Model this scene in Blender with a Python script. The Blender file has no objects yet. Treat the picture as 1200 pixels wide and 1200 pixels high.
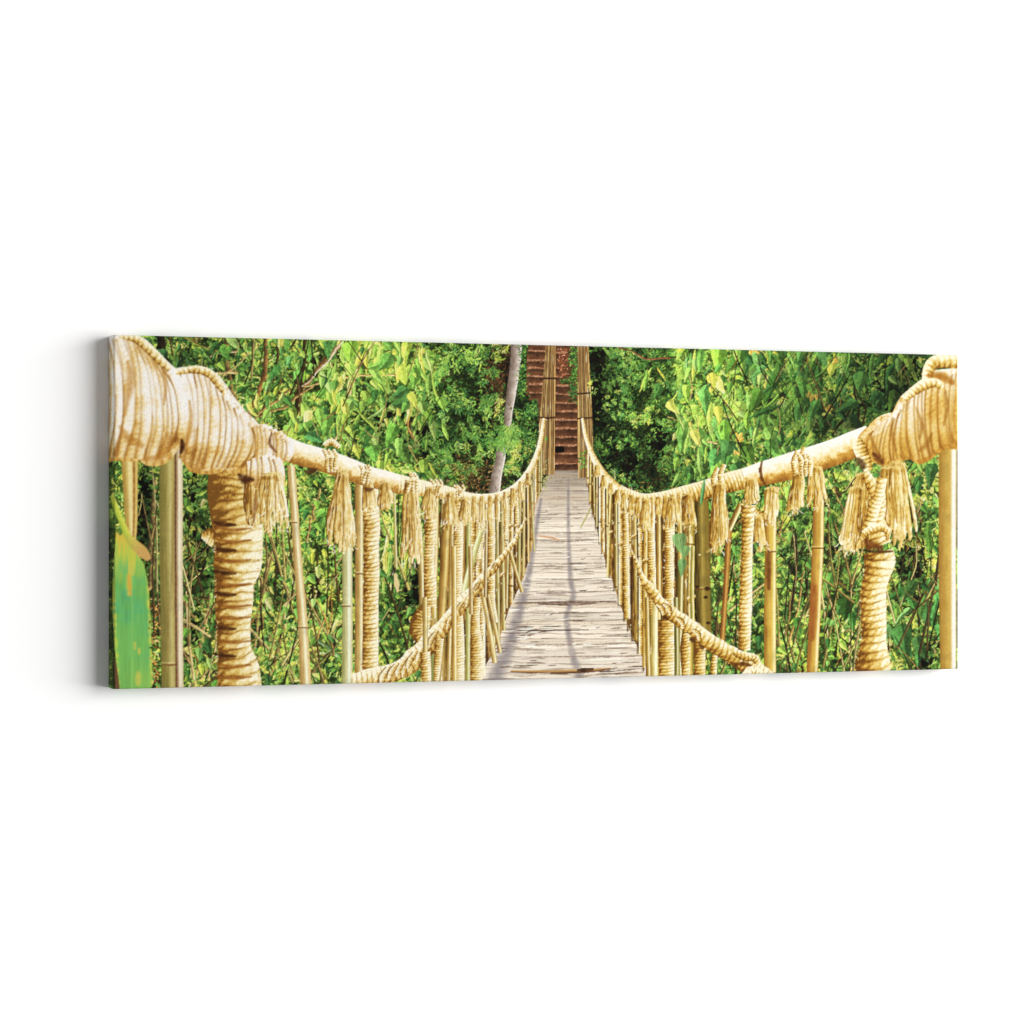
# Bamboo rope-bridge picture on a stretched canvas, hanging on a white wall.
SHARP = .45
GAIN = .79
WORLD = .30
LAMP = 1160
LPOS = (5.7, -4.5, .6)
import math, random
import numpy as np

# ------------------------------------------------------------------ the printed picture
# The canvas carries a printed picture.  It is painted here, stroke by stroke, into
# an array (P) and a subject map (K); the mesh of the canvas takes its colours from it.
S = 3
OX, OY, PW, PH = 118, 380, 1016, 440
W, H = PW*S, PH*S
P = np.zeros((H, W, 3), np.float32)
K = np.zeros((H, W), np.int8)
rs = np.random.RandomState(11)
rnd = random.Random(5)
CL = [0]
FOL, DECK, STEPS, TRUNK, POSTL, POSTR, RAILL, RAILR, LEAF = range(9)

def C(*c): return np.array(c, np.float32)/255.0
def lerp(a, b, t):
    t = np.clip(t, 0, 1)
    if isinstance(t, np.ndarray): t = t[..., None]
    return a*(1-t) + b*t

def noise(w, h, cell, seed, cy=None):
    r = np.random.RandomState(seed)
    cy = cy or cell
    gw, gh = int(w/cell)+3, int(h/cy)+3
    g = r.rand(gh, gw).astype(np.float32)
    xs = np.arange(w, dtype=np.float32)/cell; ys = np.arange(h, dtype=np.float32)/cy
    xi = xs.astype(int); yi = ys.astype(int)
    fx = xs-xi; fy = ys-yi
    fx = fx*fx*(3-2*fx); fy = fy*fy*(3-2*fy)
    a = g[yi][:, xi]*(1-fx) + g[yi][:, xi+1]*fx
    b = g[yi+1][:, xi]*(1-fx) + g[yi+1][:, xi+1]*fx
    return a*(1-fy)[:, None] + b*fy[:, None]

N_fine = noise(W, H, 4, 1)
N_mid = noise(W, H, 12, 2)
N_big = noise(W, H, 45, 3)
N_huge = noise(W, H, 140, 4)
N_vert = noise(W, H, 3, 6, 60)
N_hor = noise(W, H, 70, 7, 4)
N_hor2 = noise(W, H, 25, 8, 3)

def win(x0, y0, x1, y1):
    a = max(0, int((x0-OX)*S)); b = min(W, int((x1-OX)*S)+2)
    c = max(0, int((y0-OY)*S)); d = min(H, int((y1-OY)*S)+2)
    if a >= b or c >= d: return None
    X = (np.arange(a, b, dtype=np.float32)+.5)/S + OX
    Y = (np.arange(c, d, dtype=np.float32)+.5)/S + OY
    return (slice(c, d), slice(a, b)), X[None, :], Y[:, None]

def put(sl, m, col, alpha=1.0):
    t = P[sl]
    if isinstance(col, np.ndarray) and col.ndim == 3: c = col[m]
    else: c = col
    if isinstance(alpha, np.ndarray): al = alpha[m][:, None]
    else: al = alpha
    t[m] = t[m]*(1-al) + c*al
    if CL[0] >= 0: K[sl][m] = CL[0]

def inpoly(X, Y, pts):
    m = np.zeros(np.broadcast(X, Y).shape, bool)
    n = len(pts)
    for i in range(n):
        x1, y1 = pts[i]; x2, y2 = pts[(i+1) % n]
        if y1 == y2: continue
        c = (Y < y1) != (Y < y2)
        xi = (x2-x1)*(Y-y1)/(y2-y1) + x1
        m ^= c & (X < xi)
    return m

def poly(pts, colf, alpha=1.0):
    xs = [p[0] for p in pts]; ys = [p[1] for p in pts]
    w = win(min(xs)-1, min(ys)-1, max(xs)+1, max(ys)+1)
    if not w: return
    sl, X, Y = w
    m = inpoly(X, Y, pts)
    c = colf(X, Y, sl) if callable(colf) else colf
    put(sl, m, c, alpha)

def spline(pts, n):
    """Catmull-Rom through rows of any width."""
    p = np.array(pts, np.float32)
    if len(p) == 2:
        t = np.linspace(0, 1, n+1)[:, None]
        return p[0]*(1-t)+p[1]*t
    q = np.vstack([2*p[0]-p[1], p, 2*p[-1]-p[-2]])
    out = []
    seg = len(p)-1
    for k in range(n+1):
        u = k/n*seg; i = min(int(u), seg-1); t = u-i
        a, b, c, d = q[i], q[i+1], q[i+2], q[i+3]
        out.append(.5*(2*b+(c-a)*t+(2*a-5*b+4*c-d)*t*t+(3*b-a-3*c+d)*t**3))
    return np.array(out)

def tube(pts, colf, n=None, alpha=1.0, curve=True, lo=-1e9, hi=1e9):
    """pts rows: x, y, halfwidth.  colf(s, v, sl) -> colours; v -1..1 across (v=+1 is to the
    right of the travel direction), s along in px."""
    p = np.array(pts, np.float32)
    L = float(np.sum(np.hypot(*(p[1:, :2]-p[:-1, :2]).T)))
    if n is None: n = max(1, int(L/8))
    q = spline(p, n) if (curve and len(p) > 2) else spline(p, n) if len(p) == 2 else p
    s0 = 0.0
    tx, ty = p[-1][0]-p[0][0], p[-1][1]-p[0][1]
    flip = -1.0 if ty > abs(tx) else 1.0          # upright things: v > 0 is always the right-hand side
    for i in range(len(q)-1):
        x1, y1, w1 = q[i]; x2, y2, w2 = q[i+1]
        dx, dy = x2-x1, y2-y1
        l = math.hypot(dx, dy)
        if l < 1e-6: continue
        ux, uy = dx/l, dy/l
        wm = max(w1, w2)+.5
        ex = .25*l + .3
        w = win(min(x1, x2)-wm-ex, min(y1, y2)-wm-ex, max(x1, x2)+wm+ex, max(y1, y2)+wm+ex)
        if w:
            sl, X, Y = w
            t = (X-x1)*ux+(Y-y1)*uy
            v = (-(X-x1)*uy+(Y-y1)*ux)*flip
            hw = w1+(w2-w1)*np.clip(t/l, 0, 1)
            hw = np.maximum(hw, .05)
            e0 = ex if i > 0 else 0.0
            e1 = ex if i < len(q)-2 else 0.0
            m = (t >= -e0) & (t <= l+e1) & (np.abs(v) <= hw) & (Y > lo) & (Y < hi)
            if m.any():
                c = colf(s0+t, v/hw, sl) if callable(colf) else colf
                put(sl, m, c, alpha)
        s0 += l

def soft(pts, col, a=.7, n=None):
    """a stroke that fades out to both sides; the cover is built over the whole stroke first"""
    p = np.array(pts, np.float32)
    wm = float(p[:, 2].max())+1
    w = win(p[:, 0].min()-wm, p[:, 1].min()-wm, p[:, 0].max()+wm, p[:, 1].max()+wm)
    if not w: return
    sl, X, Y = w
    L = float(np.sum(np.hypot(*(p[1:, :2]-p[:-1, :2]).T)))
    q = spline(p, n or max(3, int(L/4)))
    cov = np.zeros(np.broadcast(X, Y).shape, np.float32)
    for i in range(len(q)-1):
        x1, y1, w1 = q[i]; x2, y2, w2 = q[i+1]
        dx, dy = x2-x1, y2-y1; l2 = dx*dx+dy*dy+1e-6
        t = np.clip(((X-x1)*dx+(Y-y1)*dy)/l2, 0, 1)
        hw = np.maximum(w1+(w2-w1)*t, .2)
        d2 = ((X-x1-t*dx)**2+(Y-y1-t*dy)**2)/(hw*hw)
        cov = np.maximum(cov, np.clip(1-d2, 0, 1)**1.3)
    cov = cov*(.75+.5*N_mid[sl])
    old = K[sl].copy()
    put(sl, cov > .01, col, np.clip(cov*a, 0, 1))
    K[sl] = old

def rimline(pts, c, a=.7): soft([(p[0], p[1], p[2]*1.7) for p in pts], c, a)

def line(x1, y1, x2, y2, w, col, bend=0, alpha=1.0):
    mx, my = (x1+x2)/2-(y2-y1)*bend, (y1+y2)/2+(x2-x1)*bend
    L = math.hypot(x2-x1, y2-y1)
    if bend: tube([(x1, y1, w), (mx, my, w), (x2, y2, w*.8)], col, n=max(2, int(L/7)), alpha=alpha)
    else: tube([(x1, y1, w), (x2, y2, w*.9)], col, n=1, alpha=alpha)

def leaf(x, y, ln, wd, ang, col, kind=0, bend=0.0, split=.12, alpha=1.0):
    """stem end at (x, y), tip ln away along ang (0 = right, 90 = down)."""
    a = math.radians(ang); ux, uy = math.cos(a), math.sin(a)
    r = ln+wd
    cx, cy = x+ux*ln/2, y+uy*ln/2
    w = win(cx-r*.62-1, cy-r*.62-1, cx+r*.62+1, cy+r*.62+1)
    if not w: return
    sl, X, Y = w
    t = ((X-x)*ux+(Y-y)*uy)/ln
    v = (-(X-x)*uy+(Y-y)*ux)
    tc = np.clip(t, 0, 1)
    v = v-bend*ln*(tc*tc)
    if kind == 0: pr = 1.5*np.power(tc, .32)*np.power(1-tc, .95)*(1+.25*(tc < .5)*(1-2*tc))          # heart-shaped
    elif kind == 1: pr = 2.0*np.power(tc, .7)*np.power(1-tc, .8)*1.0        # oval
    else: pr = 1.9*np.power(tc, .9)*np.power(1-tc, .9)                      # lance
    hw = np.maximum(wd*.5*pr, 1e-3)
    m = (t > 0) & (t < 1) & (np.abs(v) < hw)
    if not m.any(): return
    q = v/hw
    if ln > 11 and alpha == 1.0:
        m2 = np.roll(np.roll(m, int(1.6*S), 0), -int(1.0*S), 1) & ~m
        put(sl, m2, C(34,56,24), .26)
        alpha = .93
        split = split*1.7
    sh = np.where(v > 0, 1+split, 1-split)
    sh = sh*(1+.10*(q*q)) * (.93+.14*N_mid[sl])
    if ln > 12:
        rib = np.abs(v) < .35+.012*ln
        sh = sh*np.where(rib, 1.07, 1.0)
        vein = np.abs(np.sin((t*5.0-np.abs(q)*.9)*math.pi)) < .10
        sh = sh*np.where(vein, 1.02, 1.0)
    c = np.clip(col[None, None, :]*sh[..., None], 0, 1)
    put(sl, m, c.astype(np.float32), alpha)

# ------------------------------------------------------------------ palettes
G_DARK = [C(40,62,26), C(50,78,34), C(34,52,26), C(58,84,36), C(44,70,36)]
G_DEEP = [C(62,110,50), C(72,122,58), C(58,100,52), C(84,124,52), C(66,112,58)]
G_MID = [C(104,158,68), C(118,168,66), C(92,150,68), C(128,170,74), C(112,160,78)]
G_LITE = [C(148,194,82), C(164,202,84), C(138,188,90), C(156,192,104), C(128,184,80)]
G_YEL = [C(188,206,82), C(202,214,92), C(178,202,74), C(212,212,104), C(218,224,130)]
G_BLUE = [C(88,146,78), C(74,130,68), C(100,154,86)]
BRN = [C(96,62,34), C(70,44,26), C(122,84,48), C(54,34,22), C(140,96,62)]
def pick(*pals):
    return pals[rnd.randrange(len(pals))]
def jit(c, a=.09):
    return np.clip(c*(1+rnd.uniform(-a, a)) + np.array([rnd.uniform(-.02, .02) for _ in range(3)], np.float32), 0, 1).astype(np.float32)

# ------------------------------------------------------------------ background
CL[0] = FOL
base = lerp(C(34,46,20), C(92,128,52), (N_mid*.6+N_big*.6-.2)*1.4)
base = lerp(base, C(112,96,52), (N_fine*1.0+N_big*.5-.95)*2.2)
base = lerp(base, C(160,190,90), (N_fine*.9+N_mid*.6-1.0)*4)
_xx = (np.arange(W)/S+OX)[None, :]; _yy = (np.arange(H)/S+OY)[:, None]
_dk = np.clip(1-np.abs(_xx-(650+0*_yy))/150, 0, 1)**.5*(_yy < 600)
base = lerp(base, base*.42, np.clip(_dk*1.5, 0, 1))
P[:] = base
K[:] = FOL

def yx(sl): return (np.arange(sl[0].start, sl[0].stop)/S+OY)[:, None], (np.arange(sl[1].start, sl[1].stop)/S+OX)[None, :]
def warp(amp, cells, seed):
    """pull the foliage about so that no leaf outline stays regular"""
    dx = np.zeros((H, W), np.float32); dy = np.zeros((H, W), np.float32)
    for i, (c, a) in enumerate(zip(cells, amp)):
        dx += (noise(W, H, c*S, seed+i*2)-.5)*a*2*S; dy += (noise(W, H, c*S, seed+i*2+1)-.5)*a*2*S
    xi = np.clip(np.arange(W)[None, :]+dx, 0, W-1).astype(int); yi = np.clip(np.arange(H)[:, None]+dy, 0, H-1).astype(int)
    P[:] = P[yi, xi]
def dapple(seed, lo, hi, cell=3.0, mixc=C(214,224,120), a1=.5):
    """sun flecks and gaps over the whole thicket"""
    n1 = noise(W, H, cell*S*.45, seed)*.55+noise(W, H, cell*S*1.5, seed+1)*.45
    k = N_huge*.6+N_big*.4
    d = np.clip((n1-.66)*6, 0, 1)*hi*np.clip(k*2.0-.55, 0, 1)
    P[:] = lerp(P, mixc, d*a1)
    e = np.clip((.33-n1)*6, 0, 1)*lo*.8*np.clip(1.35-k*1.4, .2, 1)
    P[:] = lerp(P, P*.28, e)

def ragged(x0, y0, x1, y1, n, pals, weights, lmin, lmax, ar=.5, ang=(0, 360), kind=(1, 2), mask=None, blob=None, a=.12):
    """n leaves strewn in a box; a clump field pulls brightness together."""
    cum = np.cumsum(weights)/sum(weights)
    for _ in range(n):
        x = rnd.uniform(x0, x1); y = rnd.uniform(y0, y1)
        if mask and not mask(x, y): continue
        ix = min(W-1, max(0, int((x-OX)*S))); iy = min(H-1, max(0, int((y-OY)*S)))
        f = N_big[iy, ix]*.75+N_huge[iy, ix]*.25
        u = min(.999, max(0, (f-.5)*2.4+.5+(rnd.random()-.5)*.75))
        k = int(np.searchsorted(cum, u)); k = min(k, len(pals)-1)
        c = jit(rnd.choice(pals[k]), a)
        l = rnd.uniform(lmin, lmax)*(.7+.6*rnd.random())
        g = rnd.uniform(*ang)
        leaf(x, y, l, l*ar*rnd.uniform(.7, 1.3), g, c, rnd.choice(kind), rnd.uniform(-.15, .15), rnd.uniform(.03, .16))

def twigs(x0, y0, x1, y1, n, cols, lmin, lmax, wmin=.4, wmax=1.0, ang=(-120, -60)):
    for _ in range(n):
        x = rnd.uniform(x0, x1); y = rnd.uniform(y0, y1); a = math.radians(rnd.uniform(*ang)); l = rnd.uniform(lmin, lmax)
        line(x, y, x+math.cos(a)*l, y+math.sin(a)*l, rnd.uniform(wmin, wmax), jit(rnd.choice(cols)), rnd.uniform(-.1, .1))

TWD = [C(44,36,20), C(60,48,26), C(34,30,18)]
TWL = [C(170,146,92), C(150,120,70), C(190,170,110), C(130,100,52)]

# far left and below the left rail
ragged(130, 388, 350, 812, 2600, [G_DARK, G_DEEP, G_MID, G_LITE, G_YEL], [2.6, 2.4, 2.4, 1.6, .8], 4, 9, .5)
twigs(130, 420, 350, 812, 90, TWD, 20, 90, .4, 1.3)
ragged(130, 388, 350, 812, 900, [G_DARK, G_DEEP, G_MID, G_LITE, G_YEL], [1.3, 2, 2.6, 2.0, 1.0], 5, 13, .5)
ragged(300, 540, 545, 812, 2600, [G_DARK, G_DEEP, G_MID, G_LITE, G_YEL], [1.4, 1.8, 2.6, 2.6, 2.6], 3.5, 8, .5)
twigs(300, 560, 545, 812, 60, TWD+TWL, 12, 50, .35, .8, (-160, -20))
ragged(300, 540, 545, 812, 700, [G_DEEP, G_MID, G_LITE, G_YEL], [1.2, 2, 3, 2.4], 6, 12, .55)

# behind the big hanging leaves, left middle
ragged(330, 388, 530, 585, 1500, [G_DARK, G_DEEP, G_MID, G_LITE], [2.4, 2.6, 2.2, 1.4], 4, 9, .5)

# centre left bush
ragged(495, 392, 650, 590, 3000, [G_DARK, G_DEEP, G_MID], [2.8, 2.2, 1.0], 2.5, 6, .45)
def brownish(x0, y0, x1, y1, n, pal=BRN, lmin=1.2, lmax=3.2):
    for _ in range(n):
        x = rnd.gauss((x0+x1)/2, (x1-x0)/3.6); y = rnd.gauss((y0+y1)/2, (y1-y0)/3.6)
        l = rnd.uniform(lmin, lmax)
        leaf(x, y, l, l*.6, rnd.uniform(0, 360), jit(rnd.choice(pal), .2), 1)
brownish(565, 400, 602, 470, 420, BRN[:4])
brownish(500, 535, 600, 590, 1500, [C(110,82,46), C(84,70,36), C(140,104,62), C(70,82,34), C(60,44,24), C(168,134,86)])
brownish(570, 400, 604, 480, 500, [C(96,66,40), C(74,50,30), C(120,86,54), C(58,40,26)])
brownish(690, 398, 712, 440, 160, [C(74,50,30), C(96,66,40), C(44,34,22)])
brownish(600, 480, 640, 540, 260, [C(40,48,24), C(56,40,22), C(30,44,26)])
def spray(x, y, ang, ln, n, pals, ll, ar=.36, droop=30):
    """a twig with drooping leaves on both sides, tip lightest"""
    a = ang
    for i in range(n):
        t = i/n
        px = x+math.cos(math.radians(a))*ln*t; py = y+math.sin(math.radians(a))*ln*t + ln*.25*t*t
        for sgn in (-1, 1):
            leaf(px, py, ll*rnd.uniform(.7, 1.15), ll*ar*rnd.uniform(.8, 1.2), a+sgn*rnd.uniform(25, 55)+rnd.uniform(-8, 8)+droop*(1 if math.cos(math.radians(a)) > 0 else -1)*.3, jit(rnd.choice(pals)), 2, rnd.uniform(-.1, .1))
bush = [(505,440),(520,425),(545,415),(560,420),(575,440),(530,455),(515,470),(545,470),(560,480),(500,480),(520,495),(545,500),(565,505),(585,500),(530,520),(555,525),(575,520),(600,515),(615,520),(590,540),(610,540),(545,545),(600,490),(505,510),(570,465),(530,405),(555,400),(590,405),(500,415),(625,530),(520,545),(508,525)]
for (x, y) in bush:
    for _ in range(7):
        xx, yy = x+rnd.uniform(-13, 13), y+rnd.uniform(-10, 10)
        if 596 < xx and yy < 480: continue
        pal = rnd.choice([G_MID, G_MID, G_LITE, G_DEEP, G_MID+G_BLUE])
        spray(xx, yy, rnd.uniform(30, 150), rnd.uniform(8, 15), rnd.randint(3, 5), pal, rnd.uniform(5, 8.5))
for (x, y) in [(588,470),(583,478),(590,463),(612,518),(618,528),(606,528),(600,530),(585,412),(592,405),(578,400),(604,545),(600,533),(607,521)]:
    for _ in range(3): spray(x+rnd.uniform(-4, 4), y+rnd.uniform(-4, 4), rnd.uniform(0, 180), 6, 3, G_YEL, rnd.uniform(3, 6))

# centre right slope: dense small dark leaves
ragged(686, 396, 830, 600, 5200, [G_DARK, G_DEEP, G_MID], [3.6, 2.8, .7], 2.2, 5.5, .5)
for _ in range(300):
    x = rnd.uniform(692, 800); y = rnd.uniform(410, 578)
    b = N_big[int((y-OY)*S), int((x-OX)*S)]
    if b < .42: continue
    spray(x, y, rnd.uniform(-60, 240), rnd.uniform(4, 8), rnd.randint(2, 4), rnd.choice([G_MID, G_DEEP, G_BLUE, G_DEEP+G_MID]), rnd.uniform(3, 5.5), .5)
for (x, y, n) in [(700,452,9),(708,470,8),(716,468,6),(700,462,8),(712,492,5),(730,425,8),(745,485,10),(755,490,12),(760,480,8),(722,520,5),(716,560,4),(770,445,8),(745,440,7),(704,425,5),(715,410,6),(735,410,6),(765,500,7),(724,445,6)]:
    for _ in range(n): spray(x+rnd.gauss(0, 6), y+rnd.gauss(0, 5), rnd.uniform(-60, 240), 5, 3, rnd.choice([G_LITE, G_MID, G_LITE+G_YEL]), rnd.uniform(2.5, 4.5), .5)
brownish(735, 535, 790, 580, 160, BRN[1:4])

# right of centre down to the right edge, above the rail
ragged(800, 396, 1128, 580, 2600, [G_DARK, G_DEEP, G_MID, G_LITE, G_YEL], [2.2, 3, 2.4, 1.1, .5], 4, 9, .5)
twigs(800, 400, 1100, 560, 50, TWD+TWL, 15, 60, .4, .9, (-160, -20))
ragged(900, 396, 1100, 545, 620, [G_DARK, G_DEEP, G_MID, G_LITE], [1.2, 3, 3, 1], 8, 18, .6, (50, 130), (0, 1))
# below the right rail
ragged(795, 560, 1128, 800, 3600, [G_DARK, G_DEEP, G_MID, G_LITE, G_YEL], [2.2, 2.4, 2.6, 2.0, 1.1], 3.5, 8, .5)
twigs(795, 580, 1128, 800, 130, TWD+TWD+TWL, 15, 70, .35, .9, (-150, -30))
ragged(850, 560, 1128, 800, 800, [G_DARK, G_DEEP, G_MID, G_LITE, G_YEL], [1, 2.2, 2.8, 2.2, .9], 6, 13, .55)
# dark hollows
def hollow(x, y, rx, ry, n, pal=(C(14,14,8), C(24,20,12), C(30,26,14), C(18,26,12))):
    for _ in range(n):
        l = rnd.uniform(3, 9)
        leaf(rnd.gauss(x, rx/2.2), rnd.gauss(y, ry/2.2), l, l*.8, rnd.uniform(0, 360), jit(rnd.choice(pal), .2), 1)
for h in [(1068,665,14,34,130),(1060,700,14,20,60),(1085,770,14,18,50),(812,700,6,40,90),(1042,470,10,40,60),(1075,440,12,14,60),
          (1055,455,14,20,30),(1028,455,6,30,40),(440,480,8,22,60),(470,505,10,28,60),(488,500,7,22,50),(496,520,10,40,70),(505,400,14,12,50),(432,465,7,14,50),(455,485,10,10,40),
          (165,600,8,60,90),(225,590,8,40,60),(235,640,10,40,40),(370,690,8,14,40),(485,690,10,30,70),(222,740,8,60,70),(170,560,8,20,60),(370,425,8,18,30),(395,425,6,10,30),(700,420,10,14,60),(697,470,6,40,90),(735,545,20,16,50),(770,520,8,20,50),(215,445,14,14,40),(187,420,6,30,60)]:
    hollow(*h)

warp((1.4, .9), (6, 2.4), 300)
dapple(310, 1.0, .6)
for (x0, y0, x1, y1, n) in [(150, 388, 505, 560, 4200), (790, 396, 1080, 560, 3600)]:
    for _ in range(n):
        l = rnd.choice((rnd.uniform(2.5, 6), rnd.uniform(2.5, 6), rnd.uniform(5, 13)))
        leaf(rnd.uniform(x0, x1), rnd.uniform(y0, y1), l, l*rnd.uniform(.35, .9), rnd.uniform(0, 180), jit(rnd.choice(rnd.choice([G_DARK, G_DEEP, G_MID, G_MID, G_LITE, G_LITE, G_YEL]))), rnd.choice((0, 1, 2)), rnd.uniform(-.3, .3), rnd.uniform(.03, .2), alpha=.75)
# ------------------------------------------------------------------ branches
def branch(pts, c, hl=None):
    hl = c*1.35 if hl is None else hl
    def f(s, v, sl):
        return lerp(c*.55, hl, (v*.5+.5)*(.6+.8*N_mid[sl]))
    tube(pts, f)
bk = C(104,82,50); bd = C(72,56,34); bl = C(186,160,108)
branch([(187,392,4),(188,410,4.5),(186,440,4)], C(48,40,24))
branch([(265,392,2.4),(266,430,2.6),(270,455,2.6),(281,480,2)], C(118,98,56))
branch([(312,395,2),(309,430,2.6),(302,460,3),(292,486,3)], C(128,94,52))
branch([(326,395,1.2),(322,430,1.3),(312,470,1.3),(305,490,1)], bd)
branch([(356,394,1.8),(354,430,2.4),(353,455,3.4),(346,480,3.6),(340,500,4)], C(70,54,30))
branch([(404,396,5),(384,418,4),(368,436,3.6),(354,455,3.4)], C(112,88,52))
branch([(404,398,1.4),(378,430,1.4),(354,452,1.2)], C(196,180,150))
branch([(246,437,1.2),(262,435,1.6),(278,436,1.8)], C(206,178,116))
branch([(245,417,1.2),(262,414,1.4),(280,412,1.4)], C(200,176,130))
branch([(300,487,1.4),(325,470,1.4),(352,452,1.2)], C(150,124,76))
branch([(298,490,1),(330,478,1.2),(368,452,1)], C(150,124,76))
branch([(354,454,.9),(395,445,1),(430,441,1.1),(470,438,1)], C(206,176,112))
branch([(412,452,1),(405,485,2),(390,519,2.4)], C(196,172,120))
branch([(408,490,.7),(400,512,.8),(395,520,.9)], C(140,110,60))
branch([(478,475,1),(480,500,1),(484,515,1)], C(190,140,70))
branch([(262,396,.7),(250,415,.7),(240,440,.7)], bd)
branch([(215,394,.7),(240,405,.8),(256,412,.8)], C(150,140,70))
branch([(330,430,.8),(345,447,.9),(356,455,1)], bd)
for p in [[(214,700,1),(236,701,1.4),(253,703,1.3)],[(214,675,.9),(228,662,.9),(240,655,.9)],[(216,760,1),(222,790,1.4),(228,806,1.6)],
          [(232,798,1.4),(245,782,1.2),(257,770,1)],[(224,806,3),(232,770,2.6),(240,730,2.4),(244,690,1.8)],[(300,780,2.6),(306,730,2.6),(312,690,2),(318,650,1.4)],
          [(312,806,2.8),(322,770,2.4),(334,725,2),(344,695,1.4)],[(296,760,1.2),(303,720,1.6),(313,668,1.6),(318,640,1.2)],[(308,640,.9),(325,660,1.2),(334,670,1)],
          [(178,700,1),(188,701,1.3)],[(174,715,1),(190,705,1),(210,690,1)],[(365,788,2.6),(376,776,2),(384,764,1.4)],[(232,640,.8),(226,610,.9),(216,590,.9)],
          [(174,690,2.6),(176,650,2.8),(178,600,3),(180,560,2.4)],[(356,640,1.3),(366,600,1.5),(375,570,1.3)],[(365,592,.8),(378,584,.9),(388,578,.8)]]:
    c = rnd.choice([C(116,100,56), C(98,76,40), C(150,128,80)])
    branch(p, c, c*1.5)
branch([(362,743,1),(380,757,2.6),(398,768,3.2)], C(120,170,96), C(170,206,150))
for p in [[(975,750,.9),(972,690,1.1),(970,640,1.3),(970,590,1.2)],[(1080,790,1.4),(1076,720,1.6),(1080,640,1.4),(1082,590,1.2)],[(912,665,.8),(935,652,1),(947,640,1)],[(910,690,.9),(948,695,1.1)],[(964,684,.9),(985,665,.9),(1010,640,.8)],
          [(905,640,.7),(930,665,.8),(948,682,.8)],[(912,770,.7),(930,782,.8),(945,790,.8)],[(1004,512,1),(1005,480,1.2),(1003,450,1)],[(976,512,1.2),(990,490,1.3),(1005,465,1.1)],[(1000,560,1),(985,580,1),(978,555,1)],[(1008,512,1),(1012,480,1),(1000,440,.8)],[(1040,700,.8),(1060,678,.9),(1095,650,.9)]]:
    c = rnd.choice([C(86,66,36), C(70,58,34), C(140,92,50)])
    branch(p, c, c*1.3)
branch([(868,490,1),(882,478,1.8),(900,470,2.4),(922,462,2.6)], C(50,60,34), C(70,80,48))
branch([(858,463,1),(870,480,1.4),(885,497,1.6),(920,520,1.8),(932,530,1.6)], C(112,130,64), C(150,160,100))
branch([(877,412,.9),(895,430,1),(912,448,1)], C(36,40,24))
branch([(725,408,.8),(755,418,1),(785,421,.9)], C(130,84,60))
branch([(822,515,1),(830,519,1.2),(838,522,1)], C(190,160,110))
branch([(715,575,1.5),(717,565,1.3),(718,554,1)], C(150,160,110))
branch([(905,515,1.2),(918,525,1.4),(930,532,1.4)], C(120,110,60))

for (x0, y0, x1, y1, n, wx) in [(215, 560, 530, 805, 1500, (2, 4, 4, 3)), (835, 590, 1100, 790, 1300, (3, 4, 3, 2)), (150, 545, 250, 805, 300, (5, 4, 2, 1))]:
    for _ in range(n):
        l = rnd.uniform(3.5, 10)
        leaf(rnd.uniform(x0, x1), rnd.uniform(y0, y1), l, l*rnd.uniform(.4, .8), rnd.uniform(0, 360), jit(rnd.choice(rnd.choices([G_DEEP, G_MID, G_LITE, G_YEL], wx)[0])), rnd.choice((0, 1, 2)), rnd.uniform(-.2, .2), rnd.uniform(.03, .2), alpha=.8)
for _ in range(46):
    x = rnd.choice([rnd.uniform(215, 250), rnd.uniform(305, 345), rnd.uniform(362, 402), rnd.uniform(915, 948), rnd.uniform(965, 1005), rnd.uniform(1045, 1095)]); y = rnd.uniform(600, 800)
    a = math.radians(rnd.uniform(-115, -55)); l = rnd.uniform(30, 90); c = jit(rnd.choice(TWD+TWL+[C(110,96,56)]), .15); w_ = rnd.uniform(.5, 1.5)
    branch([(x, y, w_), (x+math.cos(a)*l*.5+rnd.uniform(-4, 4), y+math.sin(a)*l*.5, w_*.8), (x+math.cos(a)*l, y+math.sin(a)*l, w_*.5)], c, c*1.5)
# ------------------------------------------------------------------ big hanging leaves
def hang(x0, y0, x1, y1, n, pals, wts, lmin, lmax, ar=.62, ang=(55, 125), kind=(0, 0, 1, 2)):
    pts = sorted([(rnd.uniform(y0, y1), rnd.uniform(x0, x1)) for _ in range(n)], reverse=rnd.random() < .5)
    rnd.shuffle(pts)
    cum = np.cumsum(wts)/sum(wts)
    for (y, x) in pts:
        ix = min(W-1, max(0, int((x-OX)*S))); iy = min(H-1, max(0, int((y-OY)*S)))
        f = N_big[iy, ix]*.6+N_huge[iy, ix]*.4
        u = min(.999, max(0, (f-.5)*1.8+.5+(rnd.random()-.5)*.7))
        pal = pals[min(len(pals)-1, int(np.searchsorted(cum, u)))]
        l = rnd.uniform(lmin, lmax)
        leaf(x, y, l, l*ar*rnd.uniform(.4, 1.35), rnd.uniform(*ang), jit(rnd.choice(pal)), rnd.choice(kind), rnd.uniform(-.25, .25), rnd.uniform(.02, .22))
hang(150, 386, 262, 470, 40, [G_DARK, G_DEEP, G_BLUE, G_MID], [2, 4, 2, 1], 12, 22, .7)
hang(255, 388, 350, 500, 44, [G_DEEP, G_MID, G_LITE, G_YEL, G_BLUE], [2, 4, 3, 1.6, 2], 12, 24, .55)
hang(335, 388, 410, 515, 38, [G_DEEP, G_MID, G_LITE, G_YEL, G_BLUE], [1, 3, 4, 2, 1.5], 12, 24, .6)
hang(395, 388, 498, 475, 46, [G_DEEP, G_MID, G_LITE, G_YEL], [1, 3, 4, 2.2], 14, 28, .52)
hang(395, 475, 470, 545, 24, [G_DEEP, G_MID, G_LITE, G_YEL], [1, 3, 4, 1.2], 10, 22, .6)
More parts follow.
